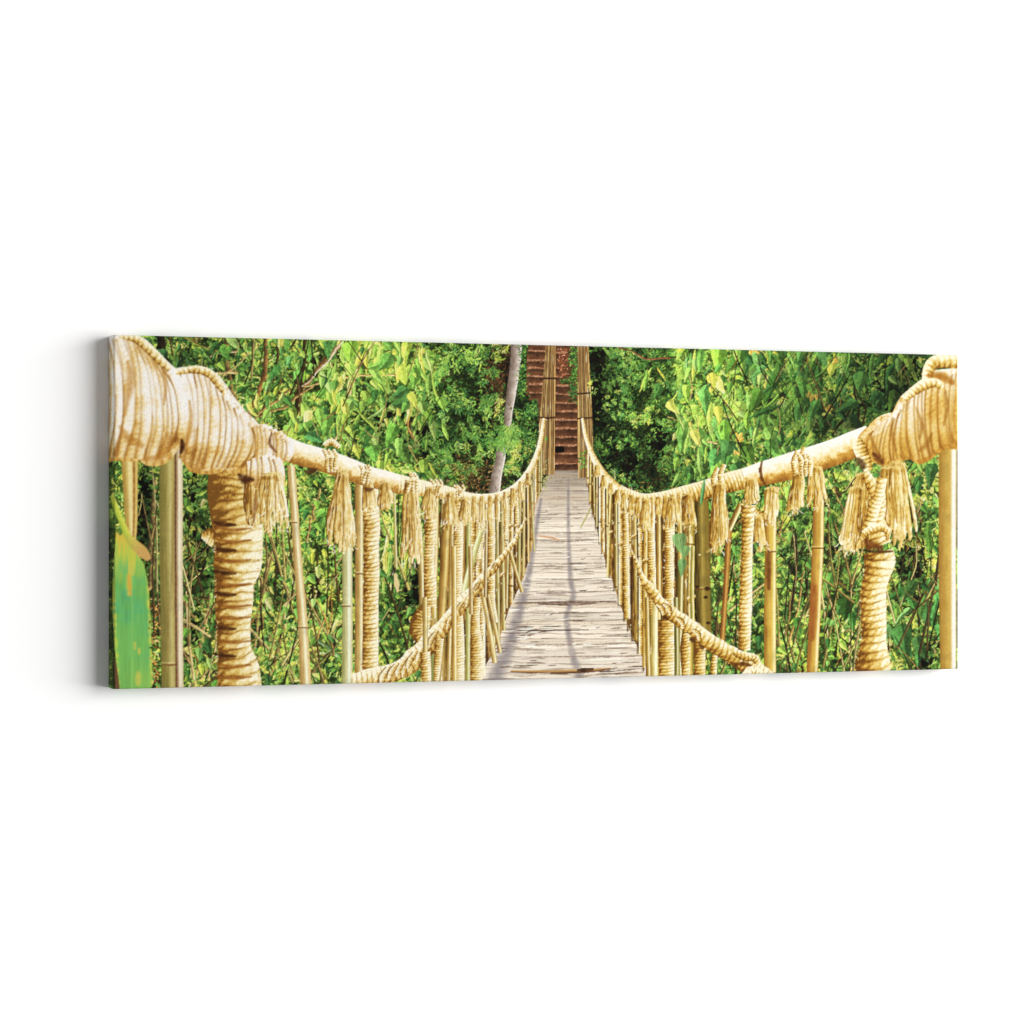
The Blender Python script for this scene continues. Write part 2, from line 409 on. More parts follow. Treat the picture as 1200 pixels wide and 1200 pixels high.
for (x, y, l, w, a, c) in [(412,399,25,20,88,G_MID[1]),(412,425,24,17,90,G_LITE[0]),(428,410,30,9,82,G_YEL[0]),(437,430,24,14,60,G_LITE[2]),(442,445,24,9,100,G_LITE[0]),
        (460,418,32,22,150,G_MID[0]),(458,415,24,18,120,G_DEEP[1]),(478,400,34,14,95,G_LITE[1]),(490,405,36,7,82,G_YEL[1]),(484,430,28,16,90,G_MID[0]),(504,435,40,7,75,G_LITE[1]),(500,440,26,12,80,G_MID[3]),
        (516,465,20,13,80,G_LITE[0]),(499,478,20,12,70,G_MID[1]),(506,492,24,12,80,G_LITE[3]),(500,505,24,7,98,G_MID[3]),(519,492,24,8,75,G_LITE[0]),(488,482,30,9,92,G_LITE[0]),(495,487,22,12,95,G_LITE[1]),
        (478,470,22,18,160,G_DEEP[1]),(462,495,30,20,110,G_MID[0]),(466,512,22,13,85,G_LITE[2]),(436,520,24,22,70,G_MID[0]),(452,477,34,6,150,G_LITE[3]),(422,482,20,6,110,G_LITE[0]),(418,478,36,7,55,G_LITE[1]),
        (382,487,28,24,95,G_MID[0]),(372,480,22,13,80,G_LITE[4]),(368,495,24,15,150,G_DEEP[0]),(360,508,22,18,40,G_BLUE[1]),(350,480,26,10,100,G_YEL[0]),(392,456,20,9,85,G_YEL[0]),(386,458,20,10,85,G_LITE[0]),
        (448,540,16,11,95,G_LITE[1]),(456,542,18,8,60,G_YEL[0]),(494,538,22,15,85,G_LITE[1]),(500,540,22,7,60,G_YEL[2]),(484,545,16,6,60,G_YEL[0]),(470,550,14,9,0,G_LITE[0]),
        (410,500,14,12,60,G_LITE[1]),(418,520,16,14,70,G_YEL[0]),(498,410,30,7,75,G_LITE[3]),(438,455,16,12,95,G_DEEP[1]),(476,455,18,16,140,G_BLUE[1])]:
    leaf(x, y, l, w, a, jit(c, .04), 0 if w > .4*l else 2, rnd.uniform(-.1, .1))
# right of centre
hang(795, 396, 900, 500, 52, [G_DEEP, G_BLUE, G_MID, G_LITE, G_YEL], [2, 2, 4, 3, .5], 13, 26, .55)
hang(790, 470, 900, 560, 24, [G_DEEP, G_BLUE, G_MID, G_LITE], [2, 2, 3, 1.6], 12, 24, .55)
hang(885, 396, 1000, 520, 60, [G_DARK, G_DEEP, G_BLUE, G_MID, G_LITE], [2.2, 5, 2.4, 3, .6], 14, 28, .5, (60, 140))
hang(990, 400, 1080, 470, 18, [G_DARK, G_DEEP, G_BLUE, G_MID], [1.5, 4, 2, 2], 14, 26, .42, (80, 130))
for (x, y, l, w, a, c) in [(800,495,40,17,100,G_MID[0]),(806,505,30,9,100,G_LITE[0]),(815,500,36,18,70,G_MID[2]),(811,503,20,15,60,G_YEL[1]),(818,522,38,12,85,G_LITE[2]),(826,520,22,6,90,G_LITE[0]),
        (835,470,36,14,100,G_LITE[0]),(846,488,44,26,92,G_BLUE[0]),(850,492,32,20,95,G_MID[1]),(838,528,24,18,110,G_BLUE[0]),(852,515,30,22,100,G_BLUE[1]),(868,470,30,18,100,G_LITE[0]),(842,476,22,14,80,G_YEL[0]),
        (783,468,24,12,55,G_YEL[1]),(793,480,28,7,80,G_LITE[3]),(795,490,26,6,105,G_MID[0]),(765,430,36,9,115,G_LITE[1]),(760,432,30,8,100,G_MID[1]),(772,450,20,12,110,G_DEEP[1]),(770,430,20,5,60,G_YEL[0]),
        (835,435,26,14,90,G_YEL[0]),(842,408,30,22,95,G_MID[1]),(825,400,36,14,100,G_MID[2]),(816,408,40,10,95,G_LITE[1]),(826,455,34,15,85,G_BLUE[0]),(870,410,34,24,120,G_DEEP[0]),(862,408,20,11,80,G_LITE[0]),
        (915,405,50,18,100,G_DEEP[3]),(908,440,36,18,105,G_DEEP[0]),(890,455,30,22,110,G_DEEP[3]),(920,475,46,12,160,G_DEEP[0]),(898,500,34,14,60,G_LITE[4]),(902,515,26,17,70,G_MID[0]),(876,520,26,20,80,G_DEEP[3]),
        (940,440,30,17,95,G_MID[0]),(948,450,24,13,80,G_MID[1]),(958,470,30,14,110,G_MID[2]),(938,472,26,12,105,G_MID[2]),(1012,435,24,26,100,G_MID[2]),(1005,470,30,14,150,G_BLUE[1]),(1043,430,36,7,105,G_MID[3]),
        (1050,420,44,14,112,G_DEEP[1]),(1048,455,28,16,105,G_MID[1]),(1052,420,20,9,90,G_LITE[2]),(1055,413,26,13,60,G_MID[3]),(1062,420,20,10,75,G_LITE[0]),(1040,410,26,12,120,G_DEEP[0]),(1025,412,34,10,100,G_MID[0]),
        (905,412,20,12,60,G_DEEP[3]),(975,425,16,12,90,G_YEL[2]),(860,540,26,20,60,G_DEEP[1]),(836,545,24,12,100,G_LITE[4]),(808,555,18,9,100,G_MID[0]),(905,412,8,5,60,G_YEL[0])]:
    leaf(x, y, l, w, a, jit(c, .04), 0 if w > .4*l else 2, rnd.uniform(-.1, .1))
for (x, y) in [(866,510),(873,508),(862,520),(970,478),(950,462),(882,408),(975,418)]:
    for _ in range(3): leaf(x+rnd.uniform(-4,4), y+rnd.uniform(-4,4), 9, 6, rnd.uniform(40, 140), jit(C(214,184,84)), 1)
for _ in range(60):
    x = rnd.uniform(1045, 1072); y = rnd.uniform(430, 450)
for x in (1055, 1060, 1066, 1070): line(x, 436, x+rnd.uniform(-3, 12), 452, .8, C(170,200,90))
# lower right big leaves
hang(1040, 670, 1105, 760, 12, [G_DEEP, G_BLUE], [2, 2], 18, 30, .55, (60, 130))
for (x, y, l, w, a, c) in [(1062,692,24,14,150,G_DEEP[0]),(1074,682,34,14,130,G_DEEP[1]),(1085,680,30,12,95,G_MID[0]),(1055,732,46,26,80,G_DEEP[1]),(1088,705,30,22,100,G_DEEP[4]),(1098,700,36,14,95,G_BLUE[1]),
        (1080,705,24,12,95,G_DEEP[3]),(992,702,26,24,95,G_DARK[3]),(984,712,18,9,120,G_DEEP[0]),(1000,715,28,12,95,G_DEEP[0]),(976,672,30,16,110,G_MID[0]),(935,725,20,12,80,G_DEEP[0]),(1072,745,36,16,60,G_DEEP[1]),(1078,560,22,14,90,G_DEEP[1]),
        (1092,545,30,16,95,G_DEEP[2]),(1076,600,30,10,95,G_DEEP[1]),(918,585,14,12,95,G_MID[1]),(925,570,20,12,90,G_LITE[0]),(1090,610,40,16,95,G_DEEP[3])]:
    leaf(x, y, l, w, a, jit(c, .04), 0 if w > .4*l else 2, rnd.uniform(-.1, .1))
# left lower mid leaves
for _ in range(80):
    x = rnd.choice([rnd.uniform(215, 250), rnd.uniform(308, 345), rnd.uniform(362, 402), rnd.uniform(448, 495)]); y = rnd.uniform(575, 800)
    l = rnd.uniform(9, 17)
    leaf(x, y, l, l*.6, rnd.uniform(50, 130), jit(rnd.choice(rnd.choice([G_DEEP, G_MID, G_LITE, G_YEL]))), 0)
for _ in range(26):
    x = rnd.uniform(448, 482); y = rnd.uniform(590, 660); l = rnd.uniform(22, 50)
    leaf(x, y, l, l*.16, rnd.uniform(80, 100), jit(rnd.choice(G_LITE+G_YEL)), 2)

warp((3.0, .6), (20, 3), 330)
dapple(340, .6, .3, 2.4)
P[:] = np.clip(P*(.88+.26*noise(W, H, 9*S, 350)+.10*(N_huge-.5))[..., None], 0, 1)
P[:] = np.clip(P*(.86+.30*N_fine[..., None]*1.0), 0, 1)
pool = np.ones((H, W), np.float32)
_px = (np.arange(W)/S+OX)[None, :]; _py = (np.arange(H)/S+OY)[:, None]
for (x, y, rx, ry, g) in [(232,640,20,90,-.34),(172,610,14,70,-.45),(320,700,16,60,-.12),(345,610,20,40,.10),(382,660,22,60,.16),(380,770,20,40,-.12),(462,620,22,50,.20),(486,690,14,34,-.40),(478,745,18,34,.10),
        (210,430,40,30,-.30),(280,430,30,40,-.08),(380,440,40,50,.08),(455,420,40,40,.12),(500,500,14,40,-.25),(430,480,12,30,-.2),(548,415,40,20,.1),(520,560,60,22,-.12),(620,490,14,50,-.25),(595,430,14,24,-.3),
        (705,430,20,26,-.30),(700,500,12,40,-.35),(740,490,26,24,.14),(745,545,50,22,-.25),(800,420,26,24,.18),(850,480,40,40,.08),(830,430,40,30,.14),(900,420,30,30,-.06),(430,410,50,26,.22),(360,470,34,36,.14),(300,470,24,34,.12),(815,450,36,50,.20),(860,430,30,26,.16),(950,410,20,12,.25),(975,420,14,14,.25),(505,425,30,26,.16),(760,470,22,30,.18),(330,560,20,16,.25),(392,600,18,40,.16),(455,590,18,40,.24),(380,720,18,24,.22),(925,600,14,20,.18),(945,760,16,30,.16),(990,770,20,26,.18),(845,620,16,20,.18),(860,740,10,40,.14),(920,480,50,30,-.22),(960,430,40,30,-.12),(1000,500,50,36,-.22),(1060,440,24,40,-.22),(1050,460,20,20,-.3),
        (935,640,16,50,-.22),(930,740,14,40,.12),(980,600,20,30,-.1),(985,660,16,50,-.2),(975,750,24,40,.14),(1070,650,16,60,-.35),(1095,650,12,40,.16),(1080,760,26,40,-.2),(850,680,16,60,.12),(890,720,10,60,-.1),(810,680,10,80,-.4)]:
    pool += g*np.exp(-((_px-x)/rx)**2-((_py-y)/ry)**2)
P[:] = np.clip(P*np.clip(np.where(pool > 1, 1+(pool-1)*.6, pool), .35, 1.4)[..., None], 0, 1)
P[:] = lerp(P, P*np.array([1.05, 1.01, .93], np.float32), np.clip((pool-1)*3.5, 0, 1))
for (xa, xb, n) in [(160, 188, 5), (216, 250, 16), (306, 346, 22), (362, 402, 14), (445, 495, 8), (255, 350, 0), (836, 870, 9), (912, 948, 14), (964, 1004, 18), (1046, 1098, 14)]:
    for _ in range(n):
        x = rnd.uniform(xa, xb); y = rnd.uniform(680, 815); l = rnd.uniform(60, 170); a = math.radians(rnd.choice([rnd.uniform(-100, -62), rnd.uniform(-118, -80), rnd.uniform(-150, -30)]))
        if abs(math.degrees(a)+90) > 30: l *= .45
        c = jit(rnd.choice([C(60,54,28), C(84,72,38), C(124,112,62), C(160,146,88), C(196,180,116), C(50,42,24)]), .12); w_ = rnd.uniform(.6, 1.7)
        x2, y2 = x+math.cos(a)*l, y+math.sin(a)*l
        branch([(x, y, w_), ((x+x2)/2+rnd.uniform(-5, 5), (y+y2)/2, w_*.8), (x2, y2, w_*.45)], c, c*1.35)
for _ in range(40):
    x = rnd.choice([rnd.uniform(200, 500), rnd.uniform(850, 1060)]); y = rnd.uniform(440, 560) if x > 500 else rnd.uniform(400, 400+(x-150)*.45)
    a = math.radians(rnd.uniform(-130, -50)); l = rnd.uniform(30, 90); c = jit(rnd.choice([C(60,54,28), C(96,80,44), C(150,130,78), C(50,42,24)]), .12); w_ = rnd.uniform(.5, 1.2)
    branch([(x, y, w_), (x+math.cos(a)*l*.5+rnd.uniform(-5, 5), y+math.sin(a)*l*.5, w_*.8), (x+math.cos(a)*l, y+math.sin(a)*l, w_*.4)], c, c*1.3)
# some leaves hang in front of the stems again
for _ in range(420):
    x = rnd.choice([rnd.uniform(215, 520), rnd.uniform(800, 1110)]); y = rnd.uniform(400, 800)
    if 520 < x < 800: continue
    ix = int((x-OX)*S); iy = int((y-OY)*S); g = float(pool[iy, ix])
    l = rnd.uniform(5, 14); c = jit(rnd.choice(rnd.choice([G_DEEP, G_MID, G_LITE])))
    leaf(x, y, l, l*rnd.uniform(.45, .85), rnd.uniform(40, 140), np.clip(c*min(1.15, max(.55, g)), 0, 1).astype(np.float32), 0, rnd.uniform(-.2, .2), .12)
for _ in range(40):
    x = rnd.choice([rnd.uniform(220, 420), rnd.uniform(220, 520), rnd.uniform(800, 1100), rnd.uniform(900, 1100)]); y = rnd.uniform(420, 800)
    a = math.radians(rnd.uniform(-130, -50)); l = rnd.uniform(18, 70); c = jit(rnd.choice([C(70,60,34), C(96,84,46), C(48,44,26), C(120,104,60)]), .12); w_ = rnd.uniform(.35, 1.0)
    branch([(x, y, w_), (x+math.cos(a)*l*.5+rnd.uniform(-3, 3), y+math.sin(a)*l*.5, w_*.8), (x+math.cos(a)*l, y+math.sin(a)*l, w_*.5)], c, c*1.4)
# thin bright stalks over everything
twigs(150, 400, 520, 800, 70, TWL, 10, 46, .25, .6, (-150, -30))
twigs(800, 400, 1120, 790, 70, TWL, 10, 46, .25, .6, (-150, -30))
# ------------------------------------------------------------------ pale tree trunk
CL[0] = TRUNK
def trunkc(s, v, sl):
    c = lerp(C(112,96,84), C(214,200,186), (v*.5+.55)+.35*(N_mid[sl]-.5))
    c = lerp(c, C(104,84,62), (N_fine[sl]+N_big[sl]*.6-1.05)*3)
    return lerp(c, C(240,226,208), (v-.72)*5)
tube([(605.5,398,6.5),(604,425,6.2),(600,455,5.6),(596,483,4.6),(594.5,502,3.8)][::1], trunkc)
tube([(588,520,5.4),(586,540,5.6),(582,556,6.0),(579,580,6.6)], trunkc)
CL[0] = FOL
for (x, y) in [(592,500),(600,505),(586,508),(594,512),(603,512),(588,517),(606,500),(598,497)]:
    for _ in range(5): spray(x+rnd.uniform(-5, 5), y+rnd.uniform(-3, 5), rnd.uniform(30, 150), 9, 4, rnd.choice([G_MID, G_LITE, G_DEEP]), 7)

# ------------------------------------------------------------------ earth steps
CL[0] = STEPS
def earth(X, Y, sl):
    c = lerp(C(76,54,36), C(120,90,64), N_mid[sl]*.8+N_fine[sl]*.4-.1)
    return lerp(c, C(52,32,22), (N_fine[sl]*.8+N_big[sl]*.5-.85)*2.5)
poly([(618,400),(690,400),(690,552),(640,552),(628,470),(616,462)], earth)
def step(x0, x1, y, h, tilt=0.0):
    w = win(x0, y-3, x1, y+h+3)
    sl, X, Y = w
    r = np.random.RandomState(int(y*7))
    wob = (N_hor2[sl]-.5)*1.8
    yy = Y-y-tilt*(X-x0)/(x1-x0)-wob
    m = (yy > 0) & (yy < h) & (X > x0) & (X < x1)
    c = earth(X, Y, sl)
    t = yy/h
    c = lerp(c*.62, c*1.12, t)
    put(sl, m, c.astype(np.float32))
    m = (np.abs(yy) < 1.0+.6*(N_mid[sl]-.4)) & (X > x0+.5) & (X < x1-.5)
    put(sl, m, lerp(C(138,104,78), C(206,176,146), N_fine[sl]*1.5-.3).astype(np.float32), .75)
for (y, a, b) in [(411,618,640),(422,617,640),(431,617,640),(440.5,617,639),(450,619,638),(460,620,636)]:
    step(a, b, y, 9, .8)
for (y, a, b) in [(413,650,666),(431,650,656),(441.5,650,660),(451.5,650,667),(461.5,650,668),(472,650,677),(482,650,677),(492,650,677),(502,650,677),(512,650,677),(522,650,677),(531.5,650,677),(543,648,678)]:
    step(a, b, y, 9.5, .3)
poly([(651,523),(660,522.5),(661.5,525),(661,530.5),(651,531),(650,527)], C(16,12,12))
CL[0] = FOL
for (bx, by, rx, ry, n) in [(673,415,6,14,120),(672,440,6,14,120),(673,460,5,12,90),(613,420,4,30,110),(611,450,5,22,120),(624,480,10,12,160),(616,500,10,20,140),(664,447,5,4,30),(620,520,10,16,120),(614,404,6,6,50)]:
    for _ in range(n):
        l = rnd.uniform(2, 4.5)
        leaf(rnd.gauss(bx, rx/2), rnd.gauss(by, ry/2), l, l*.55, rnd.uniform(0, 360), jit(rnd.choice(rnd.choice([G_DARK, G_DEEP, G_DEEP, G_MID])), .15), 1)
CL[0] = STEPS
for _ in range(90):
    x = rnd.gauss(659, 4); y = rnd.uniform(408, 440)
    leaf(x, y, 2, 1.4, rnd.uniform(0, 360), jit(rnd.choice([C(170,110,80), C(200,150,120), C(130,80,56)])), 1)

# ------------------------------------------------------------------ deck
CL[0] = DECK
def deckc(X, Y, sl):
    k = np.clip((Y-552)/240.0, 0, 1)
    # spacing grows towards the viewer
    a_, b_ = 1.5, 5.0
    wob = (N_huge[sl]-.5)*5*k + (N_big[sl]-.5)*3.0*k
    kk = np.clip((Y+wob-552)/240.0, 0, 1.2)
    ph = 240.0/b_*np.log(1+kk*b_/a_)
    row = np.floor(ph).astype(int); fr = ph-row
    tab = np.random.RandomState(9).rand(400)
    tone = tab[row % 400]; tone2 = tab[(row*7+3) % 400]
    far = C(166,154,138); near = C(236,224,206)
    c = lerp(far[None, None], near[None, None], (Y-545)/75.0+0*X)
    c = c*(.90+.16*tone)[..., None]
    c = lerp(c, C(214,190,160), (tone2-.72)*1.6)
    c = lerp(c, c*.80, (N_hor[sl]*1.1+N_fine[sl]*.35-.82)*2.2)      # weathered streaks
    edge = np.minimum(fr, 1-fr)
    g = np.clip(1-edge/(.10+.14*N_hor[sl]), 0, 1)*np.clip((N_hor[sl]*.8+N_big[sl]*.6+tone2*.8-.72)*2, .12, 1)
    c = lerp(c, C(122,104,92), g*.8)
    c = lerp(c, C(250,242,230), np.clip((fr-.55)*2, 0, .4)*(1-g)*k*.9+0*X)
    c = lerp(c, C(110,88,74), (N_hor2[sl]+N_fine[sl]*.5-1.22)*3)
    return c.astype(np.float32)
DL = [(645,551),(636,570),(627,592),(624,632),(614,676),(597,713),(587,743),(575,770),(556,800)]
DR = [(686,551),(690,575),(693,592),(706,647),(720,688),(729,715),(740,744),(755,775),(764,800)]
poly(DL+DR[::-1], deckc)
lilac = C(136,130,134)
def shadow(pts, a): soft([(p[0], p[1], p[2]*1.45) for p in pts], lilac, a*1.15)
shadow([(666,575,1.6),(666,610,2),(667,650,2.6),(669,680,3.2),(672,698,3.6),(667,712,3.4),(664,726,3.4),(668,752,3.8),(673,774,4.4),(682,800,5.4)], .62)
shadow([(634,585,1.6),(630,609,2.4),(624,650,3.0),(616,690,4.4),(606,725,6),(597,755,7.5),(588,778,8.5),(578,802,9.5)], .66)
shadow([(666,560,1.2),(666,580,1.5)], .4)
for (y, x0, x1, w, c, a) in [(706.5,604,722,1.5,C(120,96,84),.75),(708,630,700,.8,C(84,58,48),.7),(738,588,690,1.0,C(84,66,52),.85),(742,590,640,.7,C(110,90,70),.7),(695,628,700,1,C(150,130,126),.6),
        (634,628,700,.7,C(110,90,78),.7),(603,627,696,.6,C(120,104,92),.6),(755,588,740,.9,C(150,132,120),.6),(770,600,752,.8,C(140,120,110),.6),(718,600,728,.7,C(130,110,100),.6),(660,620,712,.6,C(130,110,100),.6),(678,616,716,.6,C(120,104,96),.6),(624,628,702,.6,C(130,112,100),.6)]:
    tube([(x0,y,w*.5),((x0+x1)/2,y+rnd.uniform(-1,1),w),(x1,y-rnd.uniform(0,2),w*.5)], c, alpha=a)
tube([(598,786.5,1.0),(640,787.5,2.4),(690,786,2.2),(716,783,.8)], lambda s, v, sl: lerp(C(206,168,112), C(96,62,32), v*.6+.45+.3*(N_hor[sl]-.5)))
tube([(676,785.5,1.2),(684,785,2.4),(696,784,1.4)], C(70,48,34), alpha=.8)
tube([(631,628,1),(645,630,1.1),(656,633,.7)], C(206,160,120))
tube([(694,592,1.1),(688,604,1),(680,619,.8)], C(176,176,116))
for _ in range(260):
    y = 560+235*rnd.random()**.8; k = (y-552)/240
    x = rnd.uniform(575, 750)
    if x < np.interp(y, [p[1] for p in DL], [p[0] for p in DL])+2 or x > np.interp(y, [p[1] for p in DR], [p[0] for p in DR])-2: continue
    l = rnd.uniform(4, 26)*(.3+k)
    tube([(x-l/2, y, .3), (x, y+rnd.uniform(-.6,.6), .3+.8*k*rnd.random()), (x+l/2, y-rnd.uniform(0, 1), .3)], jit(rnd.choice([C(120,98,84), C(156,138,124), C(250,244,234), C(240,232,220), C(90,70,58)])), n=3, alpha=.7)

# ------------------------------------------------------------------ gate posts
def bundlepost(pts, xs):
    def f(s, v, sl):
        t = v*3.1 + .25*np.sin(s/23)+ (N_vert[sl]-.5)*.35
        fr = np.abs(t-np.round(t))*2
        tab = np.array([.72,1.0,.84,1.12,.9,1.06,.8,.95])
        tone = tab[(np.round(t).astype(int)) % 8]
        c = lerp(C(206,172,112), C(146,108,62), N_vert[sl]*1.3-.3+.2*N_mid[sl])
        c = c*tone[..., None]
        c = lerp(c, C(70,44,24), (fr-.62)*3)
        return lerp(c, C(232,210,164), (N_vert[sl]-.76)*5*(fr < .5)).astype(np.float32)
    tube(pts, f, n=10)
CL[0] = POSTL
bundlepost([(645.5,398,5.5),(644.5,430,6.5),(642.5,470,8),(641,500,9),(640.5,530,9.5),(641,556,9)], 0)
for y, x0, x1 in [(443.5,636,651),(489,631,651)]:
    tube([(x0,y,1.0),((x0+x1)/2,y+1,1.2),(x1,y,1.0)], C(74,46,34))
CL[0] = POSTR
bundlepost([(683,398,6),(684,430,6.6),(685,470,7.8),(685.5,500,8.6),(686,530,9),(687,560,9)], 0)
for y, x0, x1 in [(461,676,692),(490,676,694)]:
    tube([(x0,y+.6,1.0),((x0+x1)/2,y,1.1),(x1,y-.6,1.0)], C(74,46,34))
CL[0] = FOL
for _ in range(26): leaf(rnd.gauss(684,3), rnd.gauss(540,7), 4, 2.4, rnd.uniform(0,360), jit(rnd.choice(G_DEEP+G_MID)), 1)
for _ in range(10): leaf(rnd.gauss(692,2), rnd.gauss(450,2), 4, 2.4, rnd.uniform(0,360), jit(rnd.choice(G_YEL)), 1)
for _ in range(40): leaf(rnd.gauss(638,4), rnd.gauss(562,8), 4, 1.6, rnd.uniform(200,340), jit(rnd.choice([C(170,176,96), C(130,150,70), C(190,184,120)])), 2)

# ------------------------------------------------------------------ rope and bamboo materials
T_HI = C(248,238,204); T_LT = C(230,206,142); T_MD = C(208,172,94); T_DK = C(168,124,52); T_SH = C(112,74,26)
def ropef(pitch, slant=.5, lit=1, warm=0.0, groove=1.0, seed=0, dark=0.0, beads=1.1):
    """coils of rope round a core; lit=+1: light on v>0"""
    def f(s, v, sl):
        vv = v*lit
        wob = (N_big[sl]-.5)*.45+(N_mid[sl]-.5)*.14+.35*np.sin(s/pitch*.37+seed)
        ph = s/pitch*1.08 + slant*vv*.45 + abs(slant)*.5*v*v + wob
        fr = ph-np.floor(ph)
        rid = np.sin(fr*math.pi)                     # 0 in the groove, 1 on the crest
        row = np.floor(ph).astype(int)
        R = np.random.RandomState(77+seed).rand(2, 256)
        tone = R[0][row % 256]; deep = R[1][row % 256]
        k = .50+.44*vv-.26*np.clip(vv-.8, 0, 1)*2-.10*np.clip(-vv-.5, 0, 1)+.16*(N_huge[sl]-.5)
        k = k + .30*(rid-.6)*(.5+1.0*N_mid[sl]) + .20*(tone-.5) - dark
        bead = np.sin((np.arcsin(np.clip(v, -1, 1))*beads+fr*.9+row*.37)*math.pi*2)
        k = k + .11*bead*rid*np.clip(pitch/4.5, .2, 1)
        k = k + .20*(N_fine[sl]-.5)+.12*(N_mid[sl]-.5)
        c = lerp(T_SH, T_DK, k/.16)
        c = lerp(c, T_MD, (k-.16)/.2)
        c = lerp(c, T_LT, (k-.36)/.2)
        c = lerp(c, T_HI, (k-.56)/.25)
        g = np.clip((.5-rid)/.5, 0, 1)**1.3*groove*np.clip(.62-vv*.42+.5*(deep-.5), 0, 1)*(.15+1.3*N_mid[sl])
        c = lerp(c, C(128,84,32), g*.9)
        return lerp(c, C(226,184,104), warm*.4).astype(np.float32)
    return f
def bamboof(lit=1, dk=C(128,92,50), md=C(206,168,104), hi=C(250,236,208), hp=.45, green=0.0, streak=1.0):
    def f(s, v, sl):
        vv = v*lit
        k = .5+.5*vv + (N_vert[sl]-.5)*.25*streak+(N_big[sl]-.5)*.25
        c = lerp(dk, md, k*1.9)
        c = lerp(c, hi, 1-np.abs(vv-hp)/.42)
        c = lerp(c, dk, (np.abs(vv)-.82)*2.6)
        if green: c = lerp(c, C(150,160,96), green*(1-k))
        c = c*np.array([.985, 1.03, .98], np.float32)
        c = lerp(c, c*.82, (N_big[sl]+N_vert[sl]*.35-.85)*2.0)
        return c.astype(np.float32)
    return f
def bamboo(pts, lit=1, nodes=(), **kw):
    tube(pts, bamboof(lit, **kw), n=max(2, len(pts)*2))
    for (x, y, w) in nodes:
        tube([(x-w, y+.6, .8), (x, y+1.2, 1.0), (x+w, y+.4, .8)], C(120,80,40), alpha=.8)
        tube([(x-w, y-1.4, .6), (x, y-.9, .7), (x+w, y-1.5, .6)], C(240,214,160), alpha=.5)

def fibres(pts, n, l, cols=(T_HI, T_LT, T_MD, T_DK), spread=1.1, w=.3):
    """loose hairs along the outline of a rope body"""
    p = np.array(pts, np.float32)
    for _ in range(n):
        i = rnd.randrange(len(p)-1); t = rnd.random()
        x, y, r = p[i]*(1-t)+p[i+1]*t
        dx, dy = p[i+1][0]-p[i][0], p[i+1][1]-p[i][1]; L = math.hypot(dx, dy) or 1
        sd = rnd.choice([-1, 1])
        nx, ny = -dy/L*sd, dx/L*sd
        x += nx*r*.93; y += ny*r*.93
        a = math.atan2(ny, nx)+rnd.uniform(-1.2, 1.2); ll = rnd.uniform(.4, 1)*l
        line(x, y, x+math.cos(a)*ll, y+math.sin(a)*ll, w, jit(rnd.choice(cols)), rnd.uniform(-.3, .3), .8)

def tuft(x, y, ln, w0, w1, n=60, lean=0.0, lit=1, jag=.12, wd=.9, dark=0.0):
    """frayed rope end: a handful of limp, overlapping locks of fibre hanging from (x, y)"""
    nl = max(3, int(w1/1.8))
    order = list(range(nl)); rnd.shuffle(order)
    for j in order:
        u = (j+.5)/nl*2-1+rnd.uniform(-.12, .12)
        l = ln*(1-.14*u*u+rnd.uniform(-jag*1.5, jag*.7))
        lw = max(.9, w1/nl*rnd.uniform(1.0, 1.6))
        x0 = x+u*w0*.7; x1 = x+lean+u*w1*rnd.uniform(.85, 1.1)
        bow = rnd.uniform(-1, 1)*w1*.14
        body = [(x0, y-1, lw*.8), (x0+(x1-x0)*.35+bow, y+l*.3, lw*.95), (x0+(x1-x0)*.75-bow*.7, y+l*.65, lw*1.1), (x1+rnd.uniform(-.5, .5), y+l*.92, lw*.95), (x1+rnd.uniform(-1, 1), y+l, lw*.45)]
        base = .44+.24*u*lit+rnd.uniform(-.12, .12)-dark
        st = noise(64, 64, 4, int(x*13+j*7) % 9973, 9)
        def bf(s, v, sl, base=base, st=st):
            g = st[np.clip((s/max(ln, 1)*40).astype(int), 0, 63), np.clip(((v*.5+.5)*40+s*.12).astype(int), 0, 63)]
            k = base+.20*v*lit+.55*(g-.5)+.3*(N_mid[sl]-.5)-.22*np.abs(v)**3+.12*np.clip(s/ln-.3, 0, 1)-.10*(s < ln*.12)
            c = lerp(T_SH, T_DK, k/.12); c = lerp(c, T_MD, (k-.12)/.22); c = lerp(c, T_LT, (k-.34)/.26); return lerp(c, T_HI, (k-.62)/.28)
        tube(body, bf, n=8)
        soft([(p[0]-lw*.9, p[1], max(.5, lw*.4)) for p in body[:4]], T_DK*.8, .45)
        for _ in range(int(n/nl*.5)):
            t0 = rnd.uniform(0, .8); xx = x0+(x1-x0)*t0+rnd.uniform(-lw, lw); yy = y+l*t0; ll = l*rnd.uniform(.12, .3)
            line(xx, yy, xx+(x1-x0)*.25+rnd.uniform(-1, 1), min(yy+ll, y+l*1.05), wd*.4, jit(rnd.choice([T_HI, T_LT, T_DK])), rnd.uniform(-.1, .1), .55)
    for _ in range(int(4+w1*1.3)):
        u = rnd.uniform(-1.1, 1.1); a_ = math.radians(90+rnd.uniform(-55, 55)-u*20); xx = x+lean+u*w1*.95; yy = y+ln*rnd.uniform(.72, 1.0); ll = rnd.uniform(.3, 1)*min(9, ln*.2)
        line(xx, yy, xx+math.cos(a_)*ll, yy+math.sin(a_)*ll, .32*wd+.1, jit(rnd.choice([T_HI, T_LT, T_MD])), rnd.uniform(-.3, .3), .8)
    if ln > 24:
        soft([(x-w0*.9, y+1, 1.6*wd), (x-w0*.1, y-1.5, 2.6*wd), (x+w0*.9, y+.5, 1.8*wd)], T_LT, .75)
        soft([(x-w0*.5, y+5, 1.6*wd), (x, y+3.6, 2.2*wd), (x+w0*.6, y+7, 1.2*wd)], T_DK, .5)

